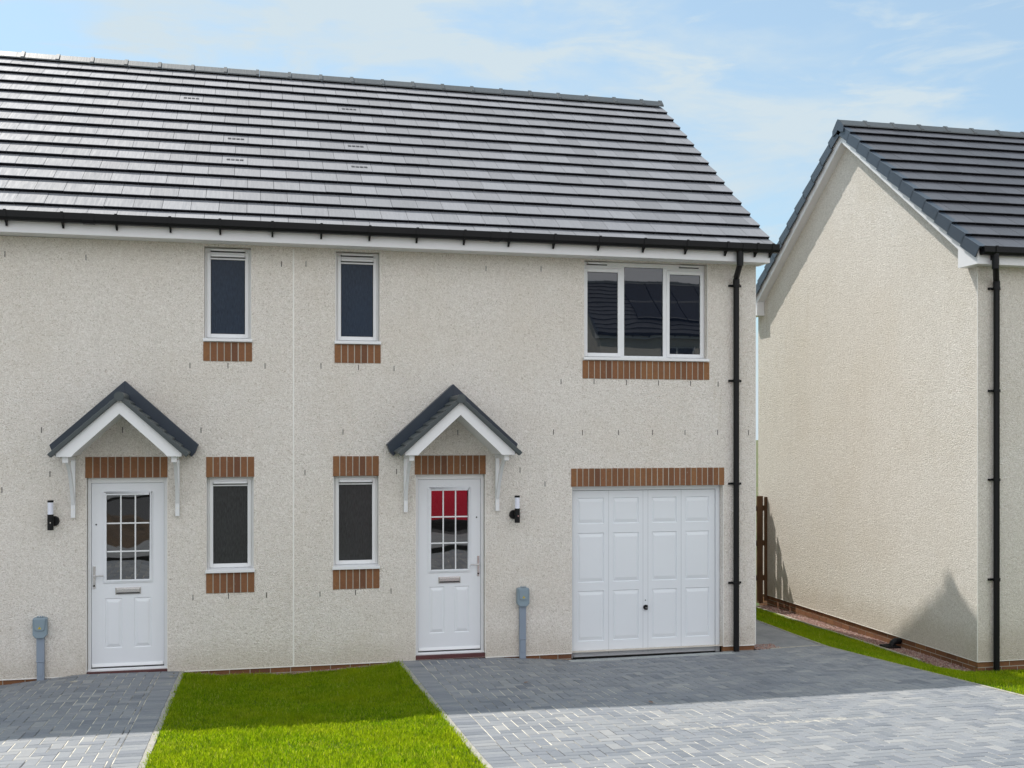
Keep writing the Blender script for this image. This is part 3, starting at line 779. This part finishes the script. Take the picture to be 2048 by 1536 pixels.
# weep vents
weeps = [(-2.664,4.525),(-1.841,4.516),(.255,4.517),(.529,4.526),(2.629,4.545),(3.303,4.562),(-.746,3.349),(-.335,3.354),(.072,3.354),(.698,3.363),(1.126,3.351),(1.537,3.345),
 (3.552,3.214),(3.967,3.219),(4.381,3.211),(4.795,3.209),(5.215,3.207),(5.58,3.204),(-2.296,2.627),(-1.461,2.628),(-.627,2.628),(.948,2.606),(3.458,2.606),(3.821,2.6),(4.279,2.6),(4.717,2.6),
 (5.142,2.6),(5.573,2.6),(5.99,2.6),(2.29,2.60),(1.566,2.146),(3.044,2.152),(3.352,1.982),(-2.694,1.98),(.518,2.143),(-2.21,2.149),(-.714,.755),(-.329,.759),(.088,.757),(.687,.749),(1.092,.753),(1.502,.757)]
w0 = None
for x, z in weeps:
    if w0 is None:
        mb = MB(); mb.box(x-.0038, x+.0038, -.003, .01, z-.031, z+.031); w0 = build(mb, 'weep_vent', plain('weep_vent_grey', (.06,.055,.05), .8), wall); wx = (x, z)
    else:
        c = w0.copy(); col.objects.link(c); c.parent = wall; c.location = (x-wx[0], 0, z-wx[1])
# eaves
mb = MB(); OV = -.30
mb.box(XL-.05, XR+.05, OV, OV+.02, 4.688, 4.90); fas = build(mb, 'fascia', M['fascia'], house, bevel=.002)
for x in (-.86, 2.02):
    mb = MB(); mb.box(x-.045, x+.045, OV-.003, OV+.001, 4.690, 4.86); build(mb, 'fascia_joint', M['fascia'], fas, bevel=.001)
mb = MB(); mb.box(XL-.05, XR+.05, OV+.02, .03, 4.698, 4.712); 
for yy in (-.22, -.12): mb.box(XL-.05, XR+.05, yy-.004, yy+.004, 4.694, 4.699)
build(mb, 'soffit', M['fascia'], house)
mb = MB()
for X, s in ((XR, 1), (XL, -1)):
    a, b = sorted((X+s*.001, X+s*.05)); mb.prism([(OV+.02, 4.6885), (.02, 4.6885), (.14, 4.98), (OV+.02, 4.90)], lambda u, v, q: (q, u, v), a, b)
build(mb, 'box_end', M['fascia'], house, bevel=.002)
# roof deck
def zr(y): return 4.835+.7285*(y+.42)
mb = MB(); yR = RY; zR = zr(RY)
for s in (0, 1):
    f = (lambda y: y) if s == 0 else (lambda y: 2*RY-y)
    mb.prism([(f(-.30), zr(-.30)-.02), (f(-.30), zr(-.30)-.09), (f(yR), zR-.09), (f(yR), zR-.02)], lambda u, v, q: (q, u, v), XL-.03, XR+.03)
roof = build(mb, 'roof', M['seal'], house)
cP, sP = math.cos(PITCH), math.sin(PITCH)
def TF(x, s, h): return (x, -.42+s*cP-h*sP, zr(-.42)+s*sP+h*cP)
def TB(x, s, h): return (2*JX-x, 2*RY+.42-s*cP+h*sP, zr(-.42)+s*sP+h*cP)
SL = (RY+.42)/cP-.03
vents = []
for x, y in ((-.897+.0,2.6),(-.375,1.54),(-.384,1.0),(1.257,2.59),(1.24,1.51),(1.235,.96)): vents.append((x, (y+.42)/cP))
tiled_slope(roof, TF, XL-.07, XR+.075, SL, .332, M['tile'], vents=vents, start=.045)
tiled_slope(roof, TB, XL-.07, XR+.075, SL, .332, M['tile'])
ridge_tiles(roof, lambda x, u, v: (x, RY+u, zR+.035+v), XL-.08, XR+.085, PITCH, M['ridge'])
# dry verge units on the right edge
def verge(parent, T, x, sgn, L, gauge, w=.055):
    mb = MB(); n = int(math.ceil(L/gauge)); off = L-n*gauge
    for c in range(n):
        s0 = max(-.02, off+c*gauge)-.006; s1 = off+(c+1)*gauge+.01
        a, b = sorted((x, x+sgn*w))
        xo0, xo1 = sorted((x+sgn*(w-.012), x+sgn*w))
        mb.hexa([T(xo0,s0,-.105),T(xo1,s0,-.105),T(xo1,s1,-.130),T(xo0,s1,-.130),T(xo0,s0,.046),T(xo1,s0,.046),T(xo1,s1,.012),T(xo0,s1,.012)])
        mb.hexa([T(a,s0,.038),T(b,s0,.038),T(b,s1,.006),T(a,s1,.006),T(a,s0,.0465),T(b,s0,.0465),T(b,s1,.0125),T(a,s1,.0125)])
    return build(mb, 'verge_cap', M['verge'], parent, bevel=.003)
gutter(house, lambda x, y, z: (x, OV+y-.012, 4.895+z), XL-.09, XR+.115,
    [-2.58,-2.022,-1.482,-.93,-.408,.15,.682,1.219,1.755,2.302,2.83,3.368,3.916,4.475,5.013,5.529,5.92,6.12,-3.15,-3.7,-4.25,-4.8,-5.25], unions=(-1.76, 2.66, 5.78))
def downpipe(parent, x, base, zt, zb, brks, yo, x_top=None):
    """yo: gutter outlet y, base: wall face y"""
    yw = base-.055; mb = MB(); xt = x_top if x_top is not None else x
    mb.tube([(xt, yo, zt), (xt, yo, zt-.13), (xt+(x-xt)*.12, yo+(yw-yo)*.10, zt-.16), (x-(x-xt)*.12, yw-(yw-yo)*.10, zt-.265), (x, yw, zt-.30), (x, yw, zb)], .036, 18)
    mb.tube([(xt, yo, zt+.02), (xt, yo, zt-.11)], .042, 18)
    for xx, y_, z in ((xt, yo, zt-.12), (x, yw, zt-.31)): mb.tube([(xx, y_, z+.02), (xx, y_, z-.05)], .041, 18)
    p = build(mb, 'downpipe', M['black'], parent, smooth=True)
    for z in brks:
        q = MB(); q.tube([(x, yw, z-.016), (x, yw, z+.016)], .045, 18); q.box(x-.085, x+.085, base-.018, base-.002, z-.013, z+.013)
        q.box(x-.085, x-.062, base-.04, base-.004, z-.012, z+.012); build(q, 'pipe_bracket', M['black'], p)
    return p
downpipe(house, 5.80, 0, 4.80, -.15, (4.43,3.244,1.962,.725), OV-.06, x_top=5.71)
downpipe(house, mir(5.80), 0, 4.80, -.13, (4.456,3.244,1.962,.725), OV-.06)

def settle(o):
    if o.type == 'MESH' and not o.get('settled') and o.name.split('.')[0] in ('fascia','fascia_joint','soffit','roof','roof_tiles','vent_grilles','ridge_tiles','gutter','gutter_bracket','box_end'):
        og = world_org(o)
        if o.data.users == 1:
            for v in o.data.vertices:
                X = v.co.x+og.x; Z = v.co.z+og.z; v.co.z += (.0030+(.0022 if Z > 5 else 0)*(Z-4.9)/2.9)*(6.1-X)-(.012 if Z > 7.5 else 0)
        else: o.location.z += .0030*(6.1-(o.location.x-2.58))
    for c in o.children: settle(c)
settle(house)

# ------------------------------------------------------------------ detached houses
def detached(name, loc, rz, L, label, solar=False, pipe=True, zbase=0, wins=()):
    """local frame: front wall at y=0 facing -y, gable at x=0, dpc at z=0"""
    h = empty(name, loc, label, 'house', rz=rz)
    D_ = 6.05; zt = 4.83; ry = 3.0; over = .13
    def bl(mb, nm, mats, par=h, **k): return build(mb, nm, mats, par, local=True, **k)
    w = MB(); w.keep = True
    k = .7285; z0e = zt+.165; EO = .235
    def zs(y): return z0e+k*(y+EO)
    zrd = zs(ry)
    holes = [q[:4] for q in wins]
    w.cells([0, L], [0, zt], holes, lambda u, v: (u, 0, v))
    for X in (0, L):
        pts = [(X,0,0),(X,D_,0),(X,D_,zs(0)-.05),(X,ry,zrd-.05),(X,0,zs(0)-.05)]
        n = len(w.v); w.v += pts; w.f.append(tuple(n+i for i in (range(5) if X == L else range(4,-1,-1)))); w.m.append(0)
    w.quad((L,D_,0),(0,D_,0),(0,D_,zt),(L,D_,zt)); w.quad((0,0,0),(0,D_,0),(L,D_,0),(L,0,0))
    wl = bl(w, 'wall', M['render2'])
    for q in wins:
        mb = MB(); frame_box(mb, q[0], q[1], q[2], q[3], .06, .05, .12); mb.box((q[0]+q[1])/2-.03, (q[0]+q[1])/2+.03, .05, .12, q[2]+.06, q[3]-.06); f = bl(mb, 'window', M['upvc'])
        mb = MB(); mb.box(q[0]+.05, q[1]-.05, .085, .1, q[2]+.05, q[3]-.05); bl(mb, 'pane', M['clear'], f)
    # plinth
    org = Vector(loc)
    def bb(A, B):
        o = brick_band(A, B, -.008, 4, None); o.parent = h; return o
    bb((.016,.016), (L,.016)); bb((.016,D_), (.016,.026))
    for q in ((-.002, L, -.003, .012, -.008, 0), (-.003, .012, .013, D_, -.008, 0), (-.0035, .0035, -.0035, .0035, 0, zt-.09)):
        mb = MB(); mb.box(*q); bl(mb, 'render_bead', M['bead'])
    # barges (both gables)
    for X, s in ((0, -1), (L, 1)):
        mb = MB(); a, b = sorted((X+s*over, X+s*(over-.02))); a2, b2 = sorted((X+s*(over-.02), X-s*.0))
        for side in (0, 1):
            f = (lambda y: y) if side == 0 else (lambda y: 2*ry-y)
            P1 = [(f(-.02), zs(-.02)-.035), (f(-.02), zs(-.02)-.25), (f(ry), zrd-.25), (f(ry), zrd-.035)]
            mb.prism(P1, lambda u, v, q: (q, u, v), a, b)
            mb.prism([(f(-.02), zs(-.02)-.225), (f(-.02), zs(-.02)-.240), (f(ry), zrd-.240), (f(ry), zrd-.225)], lambda u, v, q: (q, u, v), a2, b2)
            # box end at the eaves foot
            P2 = [(f(.19), zs(.19)-.04), (f(-.19), zs(-.19)-.045), (f(-.19), zt-.005), (f(.19), zt-.005)]
            a3, b3 = sorted((X+s*(over+.006), X+s*.001)); mb.prism(P2, lambda u, v, q: (q, u, v), a3, b3)
        bl(mb, 'bargeboard', M['fascia'])
    mb = MB(); mb.box(-over+.01, L+over-.01, -.187, -.167, zt-.008, zs(-.17)-.02); bl(mb, 'fascia', M['fascia'], bevel=.002)
    mb = MB(); mb.box(-.1, L+.1, -.167, .03, zt-.001, zt+.012); bl(mb, 'soffit', M['fascia'])
    mb = MB()
    for s in (0, 1):
        f = (lambda y: y) if s == 0 else (lambda y: 2*ry-y)
        mb.prism([(f(-.167), zs(-.167)-.02), (f(-.167), zs(-.167)-.035), (f(ry), zrd-.06), (f(ry), zrd-.02)], lambda u, v, q: (q, u, v), -over+.01, L+over-.01)
    rf = bl(mb, 'roof', M['seal'])
    def T1(x, s, hh): return (x, -EO+s*cP-hh*sP, z0e+s*sP+hh*cP)
    def T2(x, s, hh): return (x, 2*ry+EO-s*cP+hh*sP, z0e+s*sP+hh*cP)
    S_ = (ry+EO)/cP-.03
    nb = len(bpy.data.objects)
    def loc_slope(T):
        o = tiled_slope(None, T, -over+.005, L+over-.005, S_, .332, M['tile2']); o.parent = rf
    loc_slope(T1); loc_slope(T2)
    for T in (T1, T2):
        for X, s in ((-over, -1), (L+over, 1)):
            o = verge(None, T, X-s*.05, s, S_, .332, .09); o.parent = rf
    o = ridge_tiles(None, lambda x, u, v: (x, ry+u, zrd+.033+v), -over-.045, L+over+.045, PITCH, M['ridge']); o.parent = rf
    # gable end cap of the ridge
    mb = MB()
    for X, s in ((-over-.046, -1), (L+over+.046, 1)):
        a, b = sorted((X, X+s*.012)); mb.prism([(ry-.155,zrd-.135),(ry-.155,zrd-.055),(ry-.04,zrd+.06),(ry,zrd+.088),(ry+.04,zrd+.06),(ry+.155,zrd-.055),(ry+.155,zrd-.135),(ry+.07,zrd-.115),(ry,zrd-.07),(ry-.07,zrd-.115)][::-1], lambda u, v, q: (q, u, v), a, b)
    o = bl(mb, 'ridge_end_cap', M['verge'], rf)
    g = gutter(None, lambda x, y, z: (x, -.187+y, zs(-.187)-.01+z), -over+.02, L+over, [.05+.57*i for i in range(int(L/.57))]); g.parent = h
    if pipe: downpipe_local(h, .225, zs(-.185)-.10)
    if solar:
        mb = MB()
        for i in range(4):
            for j in range(2):
                x0 = 4.6+i*1.05; s0 = .9+j*1.45
                mb.hexa([T1(x0,s0,.10),T1(x0+1.0,s0,.10),T1(x0+1.0,s0+1.4,.10),T1(x0,s0+1.4,.10),T1(x0,s0,.13),T1(x0+1.0,s0,.13),T1(x0+1.0,s0+1.4,.13),T1(x0,s0+1.4,.13)], 0)
                frs = .03
                for (u0,u1,v0,v1) in ((0,1,0,frs),(0,1,1.4-frs,1.4)):
                    mb.hexa([T1(x0+u0,s0+v0,.131),T1(x0+u1,s0+v0,.131),T1(x0+u1,s0+v1,.131),T1(x0+u0,s0+v1,.131),T1(x0+u0,s0+v0,.14),T1(x0+u1,s0+v0,.14),T1(x0+u1,s0+v1,.14),T1(x0+u0,s0+v1,.14)], 1)
        bl(mb, 'solar_panels', [M['solar'], M['chrome']], rf)
    return h
def downpipe_local(h, x, zt):
    p = downpipe(None, x, 0, zt, -.16, (4.555,3.306,2.221,1.0), -.25, x_top=x-.16); p.parent = h
detached('detached_house', (8.55, -.975, -.197), 0, 9.0, 'separate house at the right with a sunlit cream gable and dark verge tiles')
opp = detached('detached_house', (23.3, -27.6, 1.45), math.pi, 10.5, 'house across the street with solar panels, seen only reflected in the three pane window', solar=True, pipe=False,
    wins=((6.6,8.0,3.4,4.5),(2.0,3.5,3.4,4.5),(6.2,8.2,1.0,2.2),(2.0,3.2,.02,2.1)))
detached('detached_house', (6.5, -30.5, 1.62), math.pi, 9.5, 'house across the street facing the left hand front door', pipe=False, wins=((6.6,8.0,3.4,4.5),(2.0,3.5,3.4,4.5),(6.2,8.2,1.0,2.2)))

# ------------------------------------------------------------------ wall lights
def wall_light(xc, zc, side, label):
    t = empty('wall_light', (xc, 0, zc-.16), label, 'wall light', 'cylindrical wall lights beside the front doors')
    def b(mb, n, m, **k): return build(mb, n, M[m], t, local=True, **k)
    q = MB(); q.tube([(0,-.085,.17),(0,-.085,.30)], .029, 20); b(q, 'diffuser', 'diff', smooth=True)
    q = MB(); q.tube([(0,-.085,.30),(0,-.085,.322)], .032, 20); b(q, 'cap', 'black', smooth=True, bevel=.003)
    q = MB(); q.tube([(0,-.085,.0),(0,-.085,.17)], .032, 20); q.tube([(0,-.085,.10),(-side*.012,-.02,.10)], .022, 14); b(q, 'lamp_body', 'black', smooth=True)
    q = MB(); q.tube([(-side*.025,-.004,.092),(-side*.025,-.035,.092)], [.056,.050], 24); b(q, 'wall_plate', 'black', smooth=True)
    q = MB(); q.tube([(.004,-.116,.082),(.004,-.122,.082)], .008, 10); b(q, 'sensor', 'chrome')
    return t
wall_light(2.990, 1.690, 1, 'black and white cylindrical wall light right of the middle front door')
wall_light(-2.190, 1.705, -1, 'black and white cylindrical wall light left of the left front door')

def meter(xc, ztop, zbot, label):
    t = empty('cable_entry_box', (xc, 0, zbot), label, 'utility box', 'grey utility boxes with cable covers')
    def b(mb, n, m, **k): return build(mb, n, M[m], t, local=True, **k)
    H_ = ztop-zbot; bw, bh = .0725, .222
    z1, z0 = H_, H_-bh
    q = MB(); q.prism([(-bw,z0+.035),(-bw+.03,z0),(bw-.03,z0),(bw,z0+.035),(bw,z1-.012),(bw-.012,z1),(-bw+.012,z1),(-bw,z1-.012)], lambda u, v, y: (u, y, v), -.085, -.004); bx = b(q, 'box_body', 'box', bevel=.008)
    q = MB(); q.prism([(-.050,z1-.125),(-.035,z1-.140),(.035,z1-.140),(.050,z1-.125),(.060,z1-.01),(-.060,z1-.01)], lambda u, v, y: (u, y, v), -.096, -.084); b(q, 'lid', 'box', bevel=.008, seg=3)
    q = MB()
    for i in range(3): q.tube([(-.030+i*.024,-.05,z1+.008),(-.014+i*.024,-.05,z1+.008)], .009, 8)
    b(q, 'hinge', 'box')
    q = MB(); q.prism([(-.016,0),(.016,0),(0,.028)], lambda u, v, y: (u, y, z1-.118+v), -.0990, -.0965); st = b(q, 'warning_sticker', 'yellow')
    q = MB(); q.prism([(-.005,0),(.003,0.004),(.004,.012),(-.001,.015)], lambda u, v, y: (u, y, z1-.113+v), -.1005, -.0992); b(q, 'bolt_mark', 'seal')
    q = MB(); q.box(-.040, .040, -.050, -.004, .22, z0+.002); b(q, 'cable_cover', 'trunk', bevel=.006, seg=3)
    q = MB(); q.box(-.043, .043, -.054, -.004, .208, .224); q.box(-.037, .039, -.046, -.004, -.02, .209); b(q, 'lower_cover', 'trunk', bevel=.006)
    q = MB(); N = 12; pl = [(-.028,.20),(.026,.20)] + [(.026*math.cos(a)-.001*0, .095-.04*math.sin(a)) for a in [math.pi*i/N for i in range(N+1)]]
    q.prism(pl, lambda u, v, y: (u, y, v), -.052, -.0465); b(q, 'cover_plate', 'trunk', bevel=.002)
    return t
meter(3.068, .752, -.075, 'grey utility box and cable cover between the middle front door and the garage')
meter(-2.300, .600, -.095, 'grey utility box and cable cover left of the left front door')

# ------------------------------------------------------------------ fence across the gap
fe = empty('timber_fence', (7.3, 4.75, -.2), 'brown vertical paling fence across the gap between the two houses', 'fence')
x = 6.12
while x < 8.50:
    q = MB(); z = gh(x, 4.75); q.box(x, x+.092, 4.72, 4.738, -.30, 1.50+random.uniform(-.01,.01)); build(q, 'fence_board', M['wood'], fe); x += .132
q = MB()
for z in (.05, .65, 1.25): q.box(6.10, 8.53, 4.739, 4.785, z, z+.09)
build(q, 'fence_rail', M['wood'], fe)
q = MB(); q.box(6.11, 6.19, 4.786, 4.87, -.35, 1.5); q.box(8.42, 8.50, 4.786, 4.87, -.35, 1.5); build(q, 'fence_post', M['wood'], fe)

# drain at the garage, gully on the gravel, leaves
dr = empty('channel_drain', (4.67, -.15, gh(4.67, -.15)), 'thin galvanised channel drain grating along the garage threshold', 'drain')
q = MB(); N = 60
x0, x1 = 3.62, 5.72
for yy in (-.205, -.10):
    for i in range(8):
        a = x0+(x1-x0)*i/8; b_ = x0+(x1-x0)*(i+1)/8
        P = [(a,yy),(b_,yy),(b_,yy+.012),(a,yy+.012)]; q.hexa([(u, v, gh(u, v)-.01) for u, v in P]+[(u, v, gh(u, v)+.0125) for u, v in P])
build(q, 'drain_frame', M['steel'], dr)
q = MB()
n_ = int((x1-x0)/.018)
for i in range(n_):
    a = x0+i*.018; P = [(a,-.193),(a+.008,-.193),(a+.008,-.10),(a,-.10)]
    q.hexa([(u, v, gh(u, v)-.005) for u, v in P]+[(u, v, gh(u, v)+.0115) for u, v in P])
build(q, 'drain_grate', M['steel'], dr)
q = MB(); zz = gh(8.4, .68)
gl = empty('drain_gully', (8.41, .69, zz), 'black plastic drain gully on the gravel at the foot of the gable', 'drain')
q.box(8.30, 8.50, .58, .80, zz-.03, zz+.030)
q.tube([(8.55,.69,zz+.085),(8.48,.69,zz+.085),(8.44,.69,zz+.06),(8.42,.69,zz+.02)], .045, 16)
build(q, 'gully_body', M['black'], gl, bevel=.006)
q = MB()
for i in range(5): q.box(8.315+i*.036, 8.33+i*.036, .60, .78, zz+.030, zz+.036)
build(q, 'gully_grate', M['black'], gl)
def leaf(x, y, a, lab):
    q = MB(); z = gh(x, y)+.014; s = .03
    pts = [(-1,0),(-.5,.42),(.1,.5),(.7,.3),(1.1,0),(.7,-.3),(.1,-.5),(-.5,-.42)]
    n = len(q.v); q.v.append((x, y, z+.010))
    for u, v in pts: q.v.append((x+s*(u*math.cos(a)-v*math.sin(a)), y+s*(u*math.sin(a)+v*math.cos(a)), z+.012*abs(v)+.004*u*u))
    for i in range(8): q.f.append((0, 1+i, 1+(i+1) % 8)); q.m.append(0)
    o = build(q, 'fallen_leaf', plain('dry_leaf', (.22,.10,.05), .8), None, smooth=True); tag(o, lab, 'leaf')
leaf(2.678, -1.803, .5, 'dry brown leaf on the shaded paving in front of the middle door'); leaf(3.576, -3.05, 2.0, 'dry brown leaf near the shadow edge on the drive')

# ------------------------------------------------------------------ things that the glass reflects (behind the camera)
def car(x, y, z, label):
    t = empty('parked_car', (x, y, z), label, 'car')
    def b(mb, n, m, **k): return build(mb, n, m, t, local=True, **k)
    # side profile (x forward, z up) lofted across the width with tumblehome
    prof = [(-2.0,.20),(-2.03,.62),(-1.95,.95),(-1.72,1.28),(-1.35,1.45),(-.7,1.52),(0,1.48),(.45,1.30),(.85,1.02),(1.45,.92),(1.88,.78),(2.02,.58),(2.0,.20)]
    ws = [(-.86,.97,0),(-.80,1.0,1),(.80,1.0,1),(.86,.97,0)]
    q = MB(); rows = []
    for yy, sc, top in [(-.87,.96,0),(-.84,.99,.5),(-.6,1.0,1),(0,1.0,1.03),(.6,1.0,1),(.84,.99,.5),(.87,.96,0)]:
        r = []
        for px_, pz in prof:
            zc = pz; tum = max(0, pz-.9)*.30
            yv = yy*(1-tum) ; zc = .3+(pz-.3)*(sc+.01*top); r.append((px_*sc, yv, zc))
        rows.append(r)
    n = len(prof)
    for r in rows: q.v += r
    for i in range(len(rows)-1):
        for k in range(n): a = i*n+k; c = i*n+(k+1) % n; q.f.append((a, c, c+n, a+n)); q.m.append(0)
    q.f.append(tuple(range(n))); q.m.append(0); q.f.append(tuple((len(rows)-1)*n+k for k in range(n))[::-1]); q.m.append(0)
    body = b(q, 'body', M['red'], smooth=True)
    for s in (-1, 1):
        g = MB(); yy = .80*s
        for poly in ([(-1.45,1.0),(-1.25,1.34),(-.75,1.42),(-.45,1.42),(-.45,1.0)], [(-.38,1.0),(-.38,1.42),(-.05,1.40),(.38,1.22),(.62,1.0)]):
            pts = [(px_, s*(.865*(1-max(0, pz-.9)*.30)+.004), pz) for px_, pz in poly]; k = len(g.v); g.v += pts; g.f.append(tuple(range(k, k+5))); g.m.append(0)
        b(g, 'side_window', M['carglass'])
        for wx in (-1.28, 1.25):
            g = MB(); g.tube([(wx, s*.70, .31), (wx, s*.885, .31)], .31, 24); wh = b(g, 'wheel', M['tyre'], smooth=True)
            g = MB(); g.tube([(wx, s*.88, .31), (wx, s*.893, .31)], .20, 20); build(g, 'rim', M['chrome'], wh, local=True)
    g = MB(); g.quad((.52,-.62,1.29),(.92,-.70,1.025),(.92,.70,1.025),(.52,.62,1.29)); o = b(g, 'windscreen', M['carglass']); o.location = (.0,0,.012)
    for s in (-1, 1): g = MB(); g.box(1.80, 1.96, s*.55-.13, s*.55+.13, .62, .74); b(g, 'headlight', M['diff'], bevel=.02)
    return t
cr = car(4.25, -10.85, gh(4.25, -10.85)-.01, 'red hatchback on the road, seen only reflected in the middle front door'); cr.rotation_euler.z = math.pi
q = MB(); N = 26
for i in range(N+1):
    for j in range(N+1):
        u, v = i/N*2-1, j/N*2-1; r = math.hypot(u, v); hh = max(0, 1-r*r)**1.2*.42*(1+.35*math.sin(u*9+v*4)*math.cos(v*7-u*3))+random.uniform(0, .09)
        X, Y = -3.6+u*2.7, -10.0+v*1.9; q.v.append((X, Y, gh(X, Y)-.1+hh))
for i in range(N):
    for j in range(N): a = i*(N+1)+j; q.f.append((a, a+N+1, a+N+2, a+1)); q.m.append(0)
tag(build(q, 'earth_mound', M['earth'], smooth=True), 'low heap of dark earth on the road, seen only reflected in the left front door', 'earth mound')

# ------------------------------------------------------------------ camera
cam = bpy.data.cameras.new('camera'); co = bpy.data.objects.new('camera', cam); col.objects.link(co)
co.location = (0, -12.8, 2.6); co.rotation_euler = (R(90), 0, -math.atan(507/2203.))
cam.sensor_width = 36; cam.lens = 2203/2048*36; cam.shift_y = 97/2048.; cam.clip_end = 2000; cam.clip_start = .1
scene.camera = co

# ------------------------------------------------------------------ light
sd = Vector((2.4, -4.0, -7.05)).normalized()
sun = bpy.data.lights.new('sun', 'SUN'); sun.energy = 3.4; sun.angle = R(.53); sun.color = (1.0, .95, .885)
so = bpy.data.objects.new('sun', sun); col.objects.link(so); so.rotation_euler = sd.to_track_quat('-Z', 'Y').to_euler(); so.location = (-10, 10, 20)
elev = math.asin(-sd.z); az = math.atan2(-sd.x, -sd.y)      # azimuth clockwise from +Y
wd = bpy.data.worlds.new('World'); scene.world = wd; wd.use_nodes = True; nt = wd.node_tree; nt.nodes.clear()
def N_(t, **k):
    x = nt.nodes.new(t)
    for a, b in k.items(): setattr(x, a, b)
    return x
out = N_('ShaderNodeOutputWorld'); bg = N_('ShaderNodeBackground'); bg.inputs[1].default_value = .15
sky = N_('ShaderNodeTexSky', sky_type='NISHITA'); sky.sun_disc = False; sky.sun_elevation = elev; sky.sun_rotation = az; sky.dust_density = 1.2; sky.ozone_density = 2.5; sky.air_density = 1.0
tc = N_('ShaderNodeTexCoord')
def nz(scale, sc, det, lo, hi, rot=(0,0,0), dist=0.0, loc=(0,0,0)):
    m = N_('ShaderNodeMapping'); m.inputs['Scale'].default_value = sc; m.inputs['Rotation'].default_value = rot; m.inputs['Location'].default_value = loc
    n = N_('ShaderNodeTexNoise'); n.inputs['Scale'].default_value = scale; n.inputs['Detail'].default_value = det; n.inputs['Roughness'].default_value = .58; n.inputs['Distortion'].default_value = dist
    r = N_('ShaderNodeMapRange', clamp=True); r.interpolation_type = 'SMOOTHSTEP'; r.inputs[1].default_value = lo; r.inputs[2].default_value = hi
    nt.links.new(tc.outputs['Generated'], m.inputs[0]); nt.links.new(m.outputs[0], n.inputs['Vector']); nt.links.new(n.outputs['Fac'], r.inputs[0]); return r.outputs[0]
def mx(op, a, b):
    x = N_('ShaderNodeMath', operation=op, use_clamp=True)
    for i, v in ((0, a), (1, b)):
        if isinstance(v, (int, float)): x.inputs[i].default_value = v
        else: nt.links.new(v, x.inputs[i])
    return x.outputs[0]
c1 = nz(3.2, (1, 1, 2.6), 7, .46, .72, rot=(.15,.35,0), dist=.4)
c2 = nz(8, (1, 1, 4.0), 7, .46, .70, rot=(.1,.30,0), dist=.8)
cloud = mx('ADD', mx('MULTIPLY', c1, .62), mx('MULTIPLY', c2, .42))
sepd = N_('ShaderNodeSeparateXYZ'); nt.links.new(tc.outputs['Generated'], sepd.inputs[0])
back = N_('ShaderNodeMapRange', clamp=True); back.inputs[1].default_value = .05; back.inputs[2].default_value = -.6; nt.links.new(sepd.outputs[1], back.inputs[0])   # unseen brighter cloud added behind the viewer to fill the shaded facade
veil = mx('ADD', mx('ADD', mx('MULTIPLY', cloud, 1.15), .44), mx('MULTIPLY', back.outputs[0], .4))
cc = N_('ShaderNodeMix', data_type='RGBA'); nt.links.new(back.outputs[0], cc.inputs[0]); cc.inputs[6].default_value = (3.05, 3.6, 3.95, 1); cc.inputs[7].default_value = (6.3, 6.45, 6.75, 1)
mixc = N_('ShaderNodeMix', data_type='RGBA'); nt.links.new(veil, mixc.inputs[0]); tint = N_('ShaderNodeMix', data_type='RGBA', blend_type='MULTIPLY'); tint.inputs[0].default_value = 1; nt.links.new(sky.outputs[0], tint.inputs[6]); tint.inputs[7].default_value = (.62, .80, .80, 1)
nt.links.new(tint.outputs[2], mixc.inputs[6]); nt.links.new(cc.outputs[2], mixc.inputs[7])
nt.links.new(mixc.outputs[2], bg.inputs[0]); nt.links.new(bg.outputs[0], out.inputs[0])
scene.view_settings.view_transform = 'Standard'; scene.view_settings.look = 'None'; scene.view_settings.gamma = 1; scene.view_settings.exposure = 0.5
